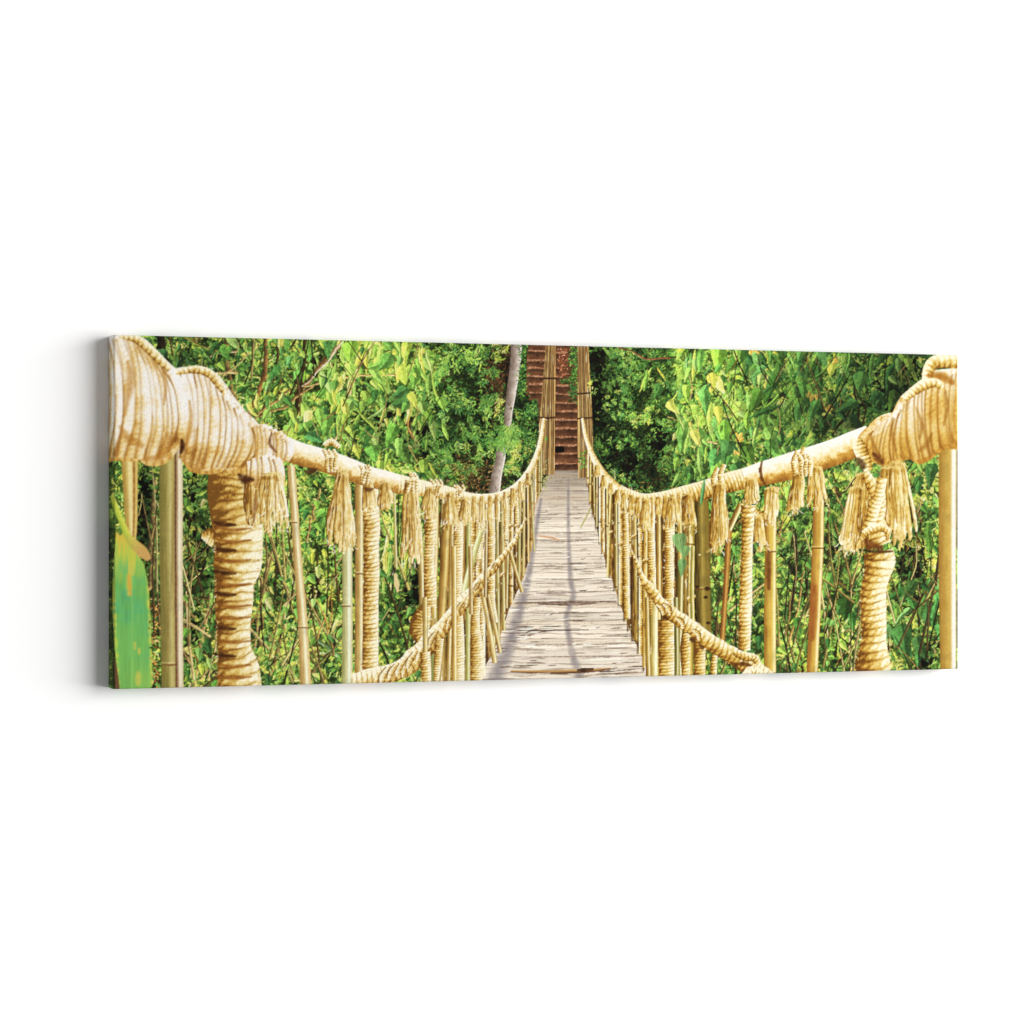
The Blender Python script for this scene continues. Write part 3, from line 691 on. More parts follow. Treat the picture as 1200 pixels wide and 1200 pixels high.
def coilseg(pts, pitch, slant=.5, lit=1, fib=0, **kw):
    tube(pts, ropef(pitch, slant, lit, **kw))
    if fib: fibres(pts, fib, 4)

# ------------------------------------------------------------------ far pickets
def picketwall(cl, xs0, xs1, top, bot, near, far, gap, seed, hide=1.0):
    """many narrow uprights; near/far: picket half-widths at the two ends"""
    CL[0] = cl
    r = random.Random(seed)
    # a base of shaded stakes
    w = win(min(xs0, xs1), 480, max(xs0, xs1), 802)
    sl, X, Y = w
    tp = np.interp(X, *top); bt = np.interp(X, *bot)
    m = (Y > tp) & (Y < bt)
    kk = N_vert[sl]
    c = lerp(C(84,58,26), C(206,164,94), kk*1.5-.4+(N_mid[sl]-.5)*.5)
    hx = np.clip(hide+0*X, 0, 1) if not callable(hide) else hide(X)
    m &= (noise(W, H, 5, seed+40, 40)[sl] < hx)
    put(sl, m, c.astype(np.float32))
    x = xs0
    sgn = 1 if xs1 > xs0 else -1
    items = []
    while (x-xs1)*sgn < 0:
        t = (x-xs0)/(xs1-xs0)
        hw = far+(near-far)*t
        items.append((x, hw))
        x += sgn*hw*gap*r.uniform(1.1, 2.4)
    for (x, hw) in items:
        soft([(x-hw*1.1, float(np.interp(x, *top))+6, hw*.7), (x-hw*1.1, float(np.interp(x, *bot)), hw*.7)], C(70,44,18), .6)
        y0 = float(np.interp(x, *top)); y1 = float(np.interp(x, *bot))+r.uniform(-4, 2)
        lean = r.uniform(-1, 1)*hw*r.choice([.8, 1.4, 3.2])
        typ = r.random()
        if typ < .30:
            tube([(x, y0, hw*1.15), (x+lean*.3, (y0+y1)/2, hw*1.1), (x+lean*.3, y1, hw*1.1)], ropef(max(2.2, hw*1.1), .5, r.choice([1, 1, -1]), seed=int(x), groove=1.1, dark=r.uniform(-.12, .12)), n=8)
        elif typ < .8:
            g = r.choice([0, 0, .5, .25])
            tube([(x, y0, hw*.85), (x+lean, y1, hw*.8)], bamboof(r.choice([1, 1, -1]), green=g, md=jit(C(210,172,104), .14), dk=jit(C(136,98,48), .2)), n=2)
        else:
            tube([(x, y0, hw*1.2), (x+lean*.5, y0+(y1-y0)*.4, hw*1.3), (x+lean, y0+(y1-y0)*r.uniform(.3, .55), hw*1.0)], ropef(3, .3, 1, seed=int(x)), n=4)
        if r.random() < .5:
            yy = r.uniform(y0, y1); line(x-hw, yy, x+hw, yy+1, .8, C(80,50,24), 0, .7)
        if r.random() < .55 and hw > 1.6:
            yy = y0+(y1-y0)*r.uniform(.12, .8); h2 = hw*r.uniform(1.0, 2.2)
            tube([(x-hw*1.3, yy+h2*.4, hw*.5), (x, yy, hw*.75), (x+hw*1.2, yy-h2*.3, hw*.4)], ropef(2.4, .4, -1, dark=r.uniform(-.15, .2), seed=int(x)), n=4)
            soft([(x-hw*1.2, yy+h2*.4+hw, hw*.4), (x+hw, yy+hw, hw*.5)], T_SH, .6)
    for _ in range(int(len(items)*14)):
        x = r.uniform(min(xs0, xs1), max(xs0, xs1)); y0 = float(np.interp(x, *top)); y1 = float(np.interp(x, *bot))
        t = abs(x-xs0)/abs(xs1-xs0)
        y = r.uniform(y0, y1); l = r.uniform(2, 9)*(.5+t)
        line(x, y, x+r.uniform(-1, 1), min(y+l, y1), .35+.5*t*r.random(), jit(r.choice([C(90,56,24), C(250,230,180), C(120,80,40), C(252,240,210), C(160,120,60), C(232,200,130)])), 0, .75)

LT = ([500,520,540,558,582,599,615,625,633,639],[572,575,580,584,582,576,562,548,527,497])
LB = ([500,556,564,587,597,614,624,627,632,645],[810,810,791,743,713,676,640,592,580,556])
picketwall(RAILL, 634, 505, LT, LB, 4.6, 1.2, 1.35, 21, hide=lambda X: np.clip((X-500)/40+.05, 0, 1))
RT = ([680,685,692,703,720,727,755,782,800,826,840],[497,508,532,554,574,580,587,584,580,576,574])
RB = ([680,687,692,706,720,729,740,755,762,840],[540,556,592,647,688,715,744,775,810,810])
picketwall(RAILR, 689, 812, RT, RB, 4.2, 1.2, 1.35, 35, hide=lambda X: np.clip((806-X)/34+.1, 0, 1))

# ------------------------------------------------------------------ left railing, near part
CL[0] = RAILL
bamboo([(152,540,10),(153,580,8.5),(154,615,7),(154.5,640,4)], 1, dk=C(166,126,62), md=C(218,182,112), hi=C(238,214,164), hp=0)
tube([(157,540,1.2),(157,600,1.1),(156,635,.8)], C(140,88,36), alpha=.7)
bamboo([(198.5,520,11.5),(198,620,11.5),(199.5,720,11.5),(201,812,11.5)], 1, dk=C(112,86,40), md=C(172,142,84), hi=C(206,180,126), hp=.1, green=.35, nodes=[(200,778,11)])
tube([(205.5,520,.9),(206,660,1.2),(207,812,1.1)], C(96,62,48), alpha=.75)
bamboo([(210.3,520,3.8),(210.6,660,3.8),(211.4,812,3.6)], 1, dk=C(170,130,100), md=C(222,196,170), hi=C(248,232,214), hp=-.1)
for _ in range(30):
    line(rnd.uniform(189, 205), rnd.uniform(560, 790), rnd.uniform(189, 205), rnd.uniform(600, 800), .6, C(110,90,50), 0, .12)
# wrapped post 1 (thick rope coils)
core = [(279,560,34),(279,600,33),(280,625,30),(279,645,29),(278,665,28),(275,682,23),(274,705,22),(274,735,20),(275,762,20),(279,783,24.5),(281,812,27)]
tube([(236,628,3),(244,628,9),(252,630,12)], ropef(4, .6, 1, dark=.2), n=4)
tube([(276,545,30),(273,575,30),(275,600,29),(278,625,27)], ropef(10, .3, 1, warm=.2, dark=.24, beads=1.3), n=9)
tube([(279,615,29),(279.5,640,28.6),(278,664,28),(275,680,23.5),(274,705,22.5),(273.5,735,20),(275,762,20),(279,783,24.5),(281,812,26.5)], ropef(10.8, .42, 1, groove=1.15, seed=3, dark=.12, beads=1.3), n=24)
# deep grooves at the left
for y in (612, 642, 669, 694, 734, 766): soft([(251,y,2),(262,y+2.5,4.2),(276,y+3,2)], C(72,40,14), .95)
for y in (618, 632, 655, 683, 708, 722, 750, 778, 792): soft([(254,y,1.5),(272,y+3,3),(294,y+1,1.5)], C(146,92,36), .85)
fibres([(279,640,28),(275,690,23),(274,740,20),(280,800,25)], 90, 5)
# thin cane
bamboo([(341,545,4.5),(344.5,590,4.6),(349,657,4.8),(354.5,724,5.6),(358.5,806,6.6)], 1, dk=C(168,126,76), md=C(222,188,138), hi=C(248,232,206), hp=.25, nodes=[(344,612,4.5),(355,735,5.4)])
# canes and wrapped post 2
bamboo([(406,600,6),(407,650,6),(407,803,6.3)], 1, dk=C(150,136,88), md=C(214,198,156), hi=C(244,238,222), hp=.35, green=.12, nodes=[(405,710,6)])
bamboo([(421,565,5),(421,650,4.8),(420.5,806,5)], 1, dk=C(146,104,54), md=C(206,168,110), hi=C(246,230,204), hp=.55, nodes=[(421,672,4.5)])
coilseg([(434,572,9),(435,606,9.6),(436,620,9.6),(435,640,9),(435.5,672,9.4),(434.5,700,9),(434.5,740,9.2),(434,770,9.4),(434,798,10)], 5.2, .55, 1, fib=50, seed=5)
bamboo([(462,575,1.6),(463,620,1.6),(464,665,2)], 1, dk=C(150,130,70), md=C(190,170,100))
tube([(463,672,1.5),(465,684,3),(466,694,1)], C(220,196,140))
bamboo([(493,640,3.4),(494,680,3.4),(495,722,3)], 1, dk=C(126,96,50), md=C(196,164,106))
# irregular wrapped post 3
coilseg([(503,575,6.5),(504,605,7),(504,630,6.4),(503,660,6),(504,690,7.4),(504,712,6.4)], 4.2, .5, 1, fib=30, seed=6, dark=.05)
coilseg([(500,708,5),(495,722,10),(491,735,12.5),(492,746,9),(495,752,5)], 3.6, .5, 1, fib=16, seed=7, dark=.12)
# canes
bamboo([(524,590,5),(521,660,5.2),(515,760,4.4),(512,803,4)], 1, dk=C(120,82,34), md=C(196,150,82), hi=C(234,204,146), hp=.4)
bamboo([(530,590,2.8),(528,700,2.8),(525,803,2.8)], 1, dk=C(120,82,34), md=C(206,164,98))
bamboo([(508,760,4),(510,780,4.4),(510,806,4.4)], 1, dk=C(120,120,66), md=C(170,164,106), green=.4)
coilseg([(538,580,5.6),(537,640,5.8),(536,700,5.8),(537,750,7),(537,800,7.4)], 3.4, .5, 1, fib=30, seed=8)
bamboo([(549,590,2.4),(549,690,2.6),(548,800,2.6)], 1, dk=C(130,120,60), md=C(206,186,120), green=.3)
bamboo([(565,619,3),(554,655,3.6),(544,694,3.8)], -1, dk=C(160,146,90), md=C(220,206,150), hi=C(246,240,208))
coilseg([(558,700,5),(557,735,5.6),(559,765,8),(558,800,7)], 3.2, .5, 1, fib=18, seed=9, dark=.06)
coilseg([(576,590,4),(576,640,4.2),(576,700,4.2),(580,730,4)], 2.8, .5, 1, seed=10)
bamboo([(565,692,2.2),(573,735,2.8),(580,777,3)], 1, dk=C(140,100,50), md=C(220,182,120))
bamboo([(572,697,2),(579,730,2.4),(586,765,2.6)], 1, dk=C(130,90,46), md=C(210,170,108))
bamboo([(597,643,2),(604,668,2.2),(612,694,2.4)], 1, dk=C(120,84,36), md=C(204,164,90))
# lower rope, left
lowL = [(412,800,8),(432,795,9),(452,791,10),(474,782,10),(490,768,9.6),(503,754,9),(516,738,8.2),(530,721,7.2),(545,704,6.2),(558,689,5.4),(568,676,4.8),(579,665,4),(590,652,3),(601,636,2.2),(610,620,1.4),(616,606,.6)]
def rough(pts, a=.14):
    q = spline(pts, len(pts)*3); return [(x+rnd.uniform(-.6, .6), y+rnd.uniform(-.8, .8), w*(1+rnd.uniform(-a, a))) for x, y, w in q]
lowL = rough([(x, y, w*1.22) for x, y, w in lowL])
coilseg(lowL, 7.2, -.5, -1, fib=60, seed=12, dark=-.10, groove=1.2)
for (x, y, w) in [(474,781,10),(497,764,9),(526,727,8),(548,703,6)]:
    tube([(x-w*.9,y+w*1.2,1.6),(x-w*.5,y,3.4),(x+w*.3,y-w*1.1,2.4)], ropef(2.6, .3, -1, dark=-.05), n=5)
    tube([(x-w*.2,y+w*1.3,1.4),(x+w*.2,y,3),(x+w*.9,y-w*.8,2)], ropef(2.6, .3, -1, dark=.05), n=5)
for (x, y, w) in [(452,791,10),(462,787,10),(484,773,10),(509,748,8.6),(540,711,6),(560,687,5),(580,663,3.6)]:
    tube([(x-w*.55+rnd.uniform(-1,1),y+w*1.1,1.2),(x-w*.3,y+w*.1,2.2+w*.12),(x+w*.5,y-w*1.05,1.6)], ropef(2.8, .3, -1, dark=rnd.uniform(-.12,.12), seed=int(x)), n=6)
    soft([(x-w*.9,y+w*.8,1.2),(x-w*.75,y,1.6),(x,y-w*.9,1)], T_SH, .6)
for (x, y0, y1, w) in [(498,700,806,3),(532,640,806,3.2),(551,640,720,2.4),(570,610,700,2)]:
    bamboo([(x,y0,w),(x+rnd.uniform(-2,2),y1,w)], 1, md=jit(C(196,156,92), .1))
tube([(515,748,5),(514,760,5),(512,785,4),(511,800,3)], ropef(3, .4, 1, dark=.08), n=5)
tube([(498,764,6),(499,780,6),(500,800,5.4)], ropef(3.4, .4, 1, dark=.08), n=5)
# upper rail, left: far to near
railL = [(637.5,490,1.8),(634,515,2.6),(628.5,535,3.2),(621,551,3.8),(611,565,4.4),(599,575.5,5),(582,583,5.6),(562,585,6),(545,583,6.6),(528,578.5,7.4),(510,575,8.4),(490,571.5,9.6),(468,567.5,11),(450,563,11.8),(432,558.5,12),(413,551.5,12.8),(395,545,13.2),(370,537,13.2),(350,531.5,13.4),(330,524,14),(312,516,14)]
def railf(dark=0.0, hi=C(250,242,224), und=C(206,160,82)):
    def f(s, v, sl):
        k = .5-.5*v + (N_mid[sl]-.5)*.22+(N_fine[sl]-.5)*.12
        c = lerp(C(150,104,44), und, k*2.8)
        c = lerp(c, C(242,220,168), (k-.28)/.2)
        c = lerp(c, hi, (k-.5)/.25)
        return c.astype(np.float32)
    return f
railLr = railL[::-1]     # travel right: v>0 is below
tube(railLr, railf(), n=60)
coilseg([(p[0],p[1],p[2]*1.02) for p in railLr if p[0] > 455], 4.0, .4, -1, fib=50, seed=14, dark=-.17, groove=.8)
coilseg([(p[0],p[1],p[2]*1.0) for p in railLr if 540 < p[0]], 2.4, .4, -1, seed=15, dark=-.22, groove=.5)
# knots and hanging tufts
def knot(x, y, w, h, coils=3, lit=-1, tilt=0, dark=-.06):
    for i in range(coils):
        xx = x+(i-(coils-1)/2)*w/coils*1.5; t = rnd.uniform(-2.5, 2.5)
        tube([(xx+t-2,y-h*.95,w/coils*.55),(xx+t*.5+1.5,y-h*.4,w/coils*.85),(xx-t*.4,y+h*.3,w/coils*.95),(xx-t-1,y+h*.95,w/coils*.55)], ropef(3.4, .5, 1, seed=int(x)+i, dark=dark+rnd.uniform(-.05, .1)), n=8)
    soft([(x-w*.8, y-h*.1, 1.6), (x, y-h*.45, 2.4), (x+w*.8, y-h*.2, 1.6)], T_HI, .7)
knot(388, 540, 10, 14, 3)
tube([(380,522,3),(388,518,4),(398,524,3)], ropef(3, .4, -1, dark=-.1), n=5)
tuft(401, 552, 94, 8, 17, 120, -1, 1, jag=.08); tuft(403, 556, 84, 6, 11, 60, -1, 1, dark=-.08)
tuft(432, 560, 40, 6, 9, 40, 2, 1, dark=.08)
knot(428, 556, 8, 12, 3)
tuft(452, 566, 30, 7, 10, 40, 0, 1, dark=.12)
tuft(482, 564, 96, 8, 13, 100, 1, 1, jag=.07); tuft(483, 566, 88, 6, 9, 50, 2, 1, dark=-.06)
knot(484, 566, 8, 13, 3)
tuft(505, 572, 36, 6, 9, 40, -2, 1)
tuft(528, 578, 42, 6, 9, 44, 0, 1)
tuft(546, 584, 30, 5, 7, 30, 0, 1)
knot(512, 571, 7, 10, 3); knot(538, 576, 6, 8, 3)
for x in range(556, 628, 9):
    y = float(np.interp(x, LT[0], LT[1]))
    tuft(x, y-1, rnd.uniform(18, 36)*(640-x)/80+8, 2.4, 3.4, 14, 0, 1, wd=.6)
# heavy wrapped rope, left foreground
def heavy(outline, dirs, pitch, colseed, hl, curv, lo=0.0, rails=()):
    """a fat bundle of rope coils inside an outline; coils run across along 'dirs' (unit), bowed by curv"""
    ux, uy = dirs
    xs = [p[0] for p in outline]; ys = [p[1] for p in outline]
    sl, X, Y = win(min(xs)-1, min(ys)-1, max(xs)+1, max(ys)+1)
    m = inpoly(X, Y, outline)
    cx, cy, r = hl
    a = (X-cx)*ux+(Y-cy)*uy                 # along the rail
    b = -(X-cx)*uy+(Y-cy)*ux                # down across it
    q = b/r
    ph = (a+curv*r*(1-np.clip(q*q, 0, 1.5)))/pitch + (N_huge[sl]-.5)*1.0+(N_big[sl]-.5)*.45
    fr = ph-np.floor(ph); rid = np.sin(fr*math.pi)
    row = np.floor(ph).astype(int)
    tone = np.random.RandomState(colseed).rand(256)[row % 256]
    k = .80-.30*(q+.35)-.1*np.clip(q-.3, 0, 1)*2
    k = k+.15*(rid-.6)+.12*(tone-.5)+.22*(N_big[sl]-.5)+.12*(N_mid[sl]-.5)+.10*(N_fine[sl]-.5)-lo
    ply = np.sin((ph*3.0+b/pitch*.35+N_big[sl])*math.pi*2)
    k = k+.035*ply-.10*np.clip(N_huge[sl]-.45, 0, 1)
    c = lerp(C(164,114,46), C(214,170,88), k/.3); c = lerp(c, C(234,210,154), (k-.3)/.25); c = lerp(c, C(236,230,214), (k-.52)/.22)
    g = np.clip((.85-rid)/.85, 0, 1)**1.1*np.clip(.42+q*.5+(N_big[sl]-.45)*2.2, .05, 1)
    c = lerp(c, C(196,148,80), g*.8)
    g2 = np.clip((.3-rid)/.3, 0, 1)*np.clip(q*1.1+.0+(N_huge[sl]-.4), 0, 1)
    c = lerp(c, C(124,78,32), g2*.6)
    put(sl, m, c.astype(np.float32))
def coils(top, bot, n, bow, hw, seed, lo=0.0, order=1, beadn=.16, gold=0.0):
    """a bundle built turn by turn: each turn runs from the upper to the lower outline"""
    r = random.Random(seed)
    tp = spline([(x, y, 0) for x, y in top], 60); bt = spline([(x, y, 0) for x, y in bot], 60)
    idx = list(range(n+1))
    if order < 0: idx = idx[::-1]
    for i in idx:
        t = min(1, max(0, i/n+r.uniform(-.25, .25)/n))
        a = tp[int(t*60)]; t2 = min(1, max(0, t+r.uniform(-.5, .5)/n)); b = bt[int(t2*60)]
        h_ = hw*r.uniform(.8, 1.25)
        bw = bow*r.uniform(.75, 1.2)
        L = math.hypot(b[0]-a[0], b[1]-a[1])
        mid1 = (a[0]*.72+b[0]*.28+bw*.8, a[1]*.72+b[1]*.28); mid2 = (a[0]*.32+b[0]*.68+bw*.9, a[1]*.32+b[1]*.68)
        tn = r.uniform(-.09, .09)
        def f(s, v, sl, L=L, tn=tn, i=i):
            q = np.clip(s/L, 0, 1)
            ply = np.sin((s*beadn+v*.45+i*.3)*math.pi*2)
            k = .74+tn-.32*q**2.0-.08*np.clip(.10-q, 0, 1)*10+.10*v-.22*np.abs(v)**3+.07*ply*(1-np.abs(v))-lo
            k = k+.34*(N_huge[sl]-.5)+.30*(N_big[sl]-.5)+.14*(N_mid[sl]-.5)+.10*(N_fine[sl]-.5)
            c = lerp(C(136,88,34), C(204,158,82), k/.24); c = lerp(c, C(228,200,142), (k-.24)/.18); c = lerp(c, C(238,226,204), (k-.42)/.2); c = lerp(c, C(240,236,230), (k-.62)/.2)
            return lerp(c, C(206,168,88), gold*np.clip(q*1.3-.1, 0, 1)).astype(np.float32)
        soft([(a[0]-h_*.9, a[1]+3, 2), (mid1[0]-h_*.95, mid1[1], 2.6), (mid2[0]-h_*.95, mid2[1], 3), (b[0]-h_*.9, b[1]-2, 2.4)] if order > 0 else
             [(a[0]+h_*.9, a[1]+3, 2), (mid1[0]+h_*.95, mid1[1], 2.6), (mid2[0]+h_*.95, mid2[1], 3), (b[0]+h_*.9, b[1]-2, 2.4)], C(142,92,36), .28+.55*r.random())
        tube([(a[0], a[1], h_*.8), (mid1[0], mid1[1], h_), (mid2[0], mid2[1], h_), (b[0], b[1], h_*.75)], f, n=22)
B2 = [(203,432),(214,430),(232,429),(246,432),(257,440),(266,452),(275,466),(288,482),(300,493),(309,504),(313,520),(308,535),(300,546),(288,556),(276,556),(262,552),(250,556),(236,556),(222,553),(213,540),(208,520),(214,500),(220,480),(214,455)]
heavy(B2, (.93,.36), 9.0, 5, (258,495,52), .30)
B1 = [(120,388),(150,388),(160,391),(170,397),(178,404),(186,412),(194,421),(204,430),(213,438),(219,452),(223,472),(221,490),(216,506),(211,522),(204,534),(195,543),(184,547),(172,546),(163,540),(152,541),(140,540),(120,542)]
heavy(B1, (.96,.28), 9.0, 8, (168,468,74), .22)
coils([(208,437),(228,434),(246,439),(262,457),(280,478),(298,497),(308,509)], [(216,538),(226,547),(240,551),(254,549),(270,550),(286,549),(302,538)], 15, 9, 4.9, 91)
coils([(122,392),(140,395),(158,397),(174,407),(190,422),(203,437)], [(122,536),(140,536),(158,537),(178,541),(196,535),(209,520)], 13, 13, 5.6, 92)
tube([(140,394,2),(158,397,4.4),(172,407,5),(186,421,5),(199,433,3.6)], ropef(7, .5, -1, dark=-.06, beads=.8), n=16)
tube([(206,437,2.5),(226,433,4.6),(244,437,5),(256,450,4.6),(264,462,3)], ropef(6.5, .5, -1, dark=-.04, beads=.8), n=16)
for p in [[(150,424,3),(153,445,7),(149,470,5),(146,486,3)],[(141,500,3),(151,514,7),(166,522,5)],[(196,508,3),(197,524,6),(186,536,7),(172,538,4)],[(190,432,2),(194,452,3),(192,474,2)],[(222,470,2),(224,492,4),(220,514,4),(214,526,2)]]:
    soft(p, C(176,120,48), .6)
soft([(213,516,2.5), (214,523,4.4), (212,530,2.5)], C(60,32,14), .95)
for p in [[(137,404,5),(139,430,11),(137,456,8)],[(172,430,5),(178,456,9),(178,480,6)],[(230,458,5),(234,478,8),(229,498,5)],[(268,484,5),(280,500,10),(293,516,8)]]:
    soft(p, C(238,234,230), .5)
fibres([(150,470,75),(200,480,48)], 12, 4); fibres([(215,430,2),(246,433,2),(262,450,2),(285,480,2),(308,505,2)], 40, 4)
# knot over the joint and its frayed end
FRONT_TUFT = 1
tuft(292, 556, 60, 8, 10, 40, 4, 1, wd=1.1, dark=.16)
coils([(300,499),(308,497),(318,501),(328,506),(338,514)], [(296,548),(306,556),(318,552),(326,545),(336,540)], 7, 5, 4.4, 97, lo=-.02)
coils([(292,540),(302,535),(314,533),(326,537)], [(290,566),(302,572),(316,574),(330,570)], 5, 3, 4.2, 98, lo=-.06)
fibres([(300,500,3),(318,500,3),(338,514,3)], 30, 6)
rimline([(280,556,1.5),(286,562,4),(296,562,2)], C(70,40,20), .85)
tuft(318, 556, 66, 11, 17, 150, 1, 1, wd=1.3, jag=.16, dark=-.10)
tuft(322, 556, 54, 8, 13, 90, 2, 1, wd=1.3, jag=.2, dark=-.18)
rimline([(300,575,1),(299,592,2.4),(297,612,1)], C(120,70,28), .6)
rimline([(318,508,.8),(316,520,1.8),(324,530,1)], C(110,66,28), .8)
# shade below rails where tufts meet
for (x, y) in [(366,549),(432,572),(362,552)]:
    rimline([(x-5,y,1),(x,y+2,2.6),(x+5,y+1,1)], C(84,48,22), .8)

# ------------------------------------------------------------------ broad leaf, left foreground
CL[0] = LEAF
def leafc(X, Y, sl):
    c = lerp(C(112,178,96), C(134,186,92), N_huge[sl]*1.6-.3+(X-150)/60)
    c = lerp(c, C(96,174,118), (N_big[sl]-.55)*1.6+.4*(np.abs(Y-705) < 14))
    c = lerp(c, c*.88, (N_vert[sl]-.4)*1.4); c = lerp(c, C(150,200,110), np.clip(1-np.abs(X-155)/1.6, 0, 1)*.5+0*Y)
    e = np.minimum(np.abs(X-(132+(Y-690)*.06)), np.abs(X-(174+(Y-690)*.04)))
    c = lerp(c, C(206,206,80), (3.0-e)/3.5+(N_mid[sl]-.5)*.8-.1)
    c = lerp(c, C(200,196,74), (656+40*N_vert[sl]-Y)/34)
    c = lerp(c, C(206,176,74), (632+34*N_vert[sl]-Y)/26)
    return c.astype(np.float32)
poly([(136,622),(141,628),(146,622),(151,630),(156,640),(162,650),(169,662),(172,676),(174.5,693),(177,732),(178,770),(178.5,812),(140,812),(138,790),(134,760),(132,720),(132,680),(134,650)], leafc)
for (x, y, rx, l) in [(151,686,3.5,20),(152,675,2.5,30),(162,795,4,12),(156,665,2,16),(163,763,2,6),(158,757,2,7)]:
    soft([(x, y-l/2, rx), (x, y, rx*1.3), (x, y+l/2, rx)], C(206,190,84), .75)
soft([(151, 674, 2), (152, 686, 3.2), (153, 698, 1.6)], C(204,160,70), .8)
CL[0] = RAILL
tube([(130,580,3.2),(137,598,3.4),(144,615,3.4),(152,632,4.5),(160,640,6),(168,648,6.5),(175,656,3)], lambda s, v, sl: lerp(lerp(C(150,176,60), C(210,210,88), v*.5+.6), C(196,156,92), (s-46)/30), n=16)
CL[0] = FOL
tube([(134,640,1.4),(134,700,1.4),(134,740,1.6)], C(40,70,30), alpha=.0)
for _ in range(90):
    leaf(rnd.gauss(182,2.6), rnd.uniform(710,812), rnd.uniform(2,5), 2.4, rnd.uniform(0,360), jit(rnd.choice([C(120,72,30), C(206,156,84), C(60,34,16), C(40,30,14), C(170,120,60)]), .15), 1)
tube([(133,770,1),(136,790,2.2),(138,812,2.6)], C(110,80,56))

# ------------------------------------------------------------------ right railing, near part
CL[0] = RAILR
# weathered dark stake
bamboo([(822,575,8),(823,640,9),(824,700,9),(826,750,8)], 1, dk=C(76,60,26), md=C(140,116,62), hi=C(176,150,92), hp=.0, streak=2.2, nodes=[(818,690,6)])
for (x, y, r_) in [(817,688,3),(829,690,4),(827,700,3),(830,730,3),(820,650,1.6),(833,676,1.5)]:
    leaf(x-r_, y, r_*2, r_*1.8, 0, C(56,34,18) if r_ > 1.6 else C(230,214,160), 1, alpha=.8)
bamboo([(798,660,3.6),(797,700,4),(796,760,4),(796,800,4)], 1, dk=C(96,80,36), md=C(160,134,76))
bamboo([(812,640,2.4),(811,690,2.6),(812,740,2.6)], 1, dk=C(120,110,50), md=C(196,170,92))
bamboo([(868,590,3),(860,608,3.2),(854.5,622,3.4),(851,680,3.2),(846,756,3)], 1, dk=C(120,72,34), md=C(178,124,72), hi=C(216,166,108), hp=.2)
tube([(869,590,2.6),(862,606,2.6),(855,621,2.6)], bamboof(1, md=C(224,196,140)))
coilseg([(784,600,4.6),(783.5,640,4.6),(784,680,5),(784,706,5.2)], 3.2, .5, 1, fib=20, seed=20, dark=.02)
coilseg([(763,600,4),(764,660,4.4),(765,720,4.4)], 3, .5, 1, seed=21)
coilseg([(733,600,3.2),(734,660,3.6),(735,725,3.8)], 2.6, .5, 1, seed=22)
bamboo([(772,600,2.4),(772,690,2.8),(773,700,2.8)], 1, dk=C(130,92,46), md=C(206,166,100))
coilseg([(781,726,10.5),(781,760,10),(782,796,9.6)], 3.6, .3, 1, fib=20, seed=23, dark=.08)
bamboo([(792,700,2.6),(793,760,2.8),(793,800,2.8)], 1, dk=C(96,84,40), md=C(150,138,78))
bamboo([(768,700,3.2),(767,760,4),(767,800,4)], 1, dk=C(170,140,90), md=C(236,214,168), hi=C(254,244,224))
bamboo([(758,700,2.6),(759,760,3),(760,798,3)], 1, dk=C(120,84,40), md=C(190,150,84))
coilseg([(820,752,7.2),(820,775,6.6),(820,798,6.6)], 4.2, .4, 1, seed=24, dark=.16)
bamboo([(836,750,2.5),(836,798,2.6)], 1, dk=C(80,70,34), md=C(140,120,66))
tube([(803,742,4),(803,765,6),(803,796,3)], ropef(4, .4, 1, dark=.18), n=5)
# canes
bamboo([(903,575,7.6),(903,600,7.2),(903,645,6.6),(902.5,700,7),(902.5,795,7)], 1, dk=C(152,108,50), md=C(220,178,100), hi=C(250,232,190), hp=.72, nodes=[(903,646,6.8)])
soft([(901,648,5),(900.5,668,5),(901,690,3)], C(104,64,32), .8)
bamboo([(959.5,585,6.2),(958.5,640,6.6),(956,700,6.6),(953.5,750,6.6),(951.5,795,6.6)], 1, dk=C(150,96,46), md=C(212,166,94), hi=C(250,230,190), hp=.7, nodes=[(958.5,642,6.8)])
soft([(954,688,6),(953,720,7),(951.5,748,5)], C(150,90,46), .75)
bamboo([(1111,518,10.6),(1110.5,640,10.6),(1111.5,790,9.6)], 1, dk=C(160,118,60), md=C(202,164,100), hi=C(246,238,228), hp=.72)
soft([(1117.5,528,3.6),(1117.5,650,3.8),(1117.5,790,3.4)], C(244,236,232), .75)
# lower rope right
lowR = [(738,640,.7),(746,660,2),(753,677,3.2),(762,690,5),(771,703,6),(782,715,7),(795,725,7.6),(810,735,8),(826,748,8.4),(842,759,8.8),(858,768,9),(872,777,9.4),(888,787,9.6),(900,796,9)]
lowR = rough([(x, y, w*1.12) for x, y, w in lowR])
coilseg(lowR, 6.4, .5, -1, fib=40, seed=26, dark=-.02, groove=1.3, warm=.12)
for (x, y, w) in [(776,712,7),(784,712,7),(799,728,7),(818,742,7)]:
    tube([(x-w,y-w*.6,1.6),(x,y,3),(x+w*.3,y+w*1.3,2)], ropef(2.8, .3, -1, dark=.04), n=5)
for (x, y) in [(780,722),(811,748),(822,756),(862,778)]:
    rimline([(x-2,y,1),(x,y+2,2.2),(x+2,y+4,1)], C(80,48,20), .8)
tube([(838,768,3),(836,784,4),(838,800,3)], ropef(4, .4, 1, dark=.1), n=4)
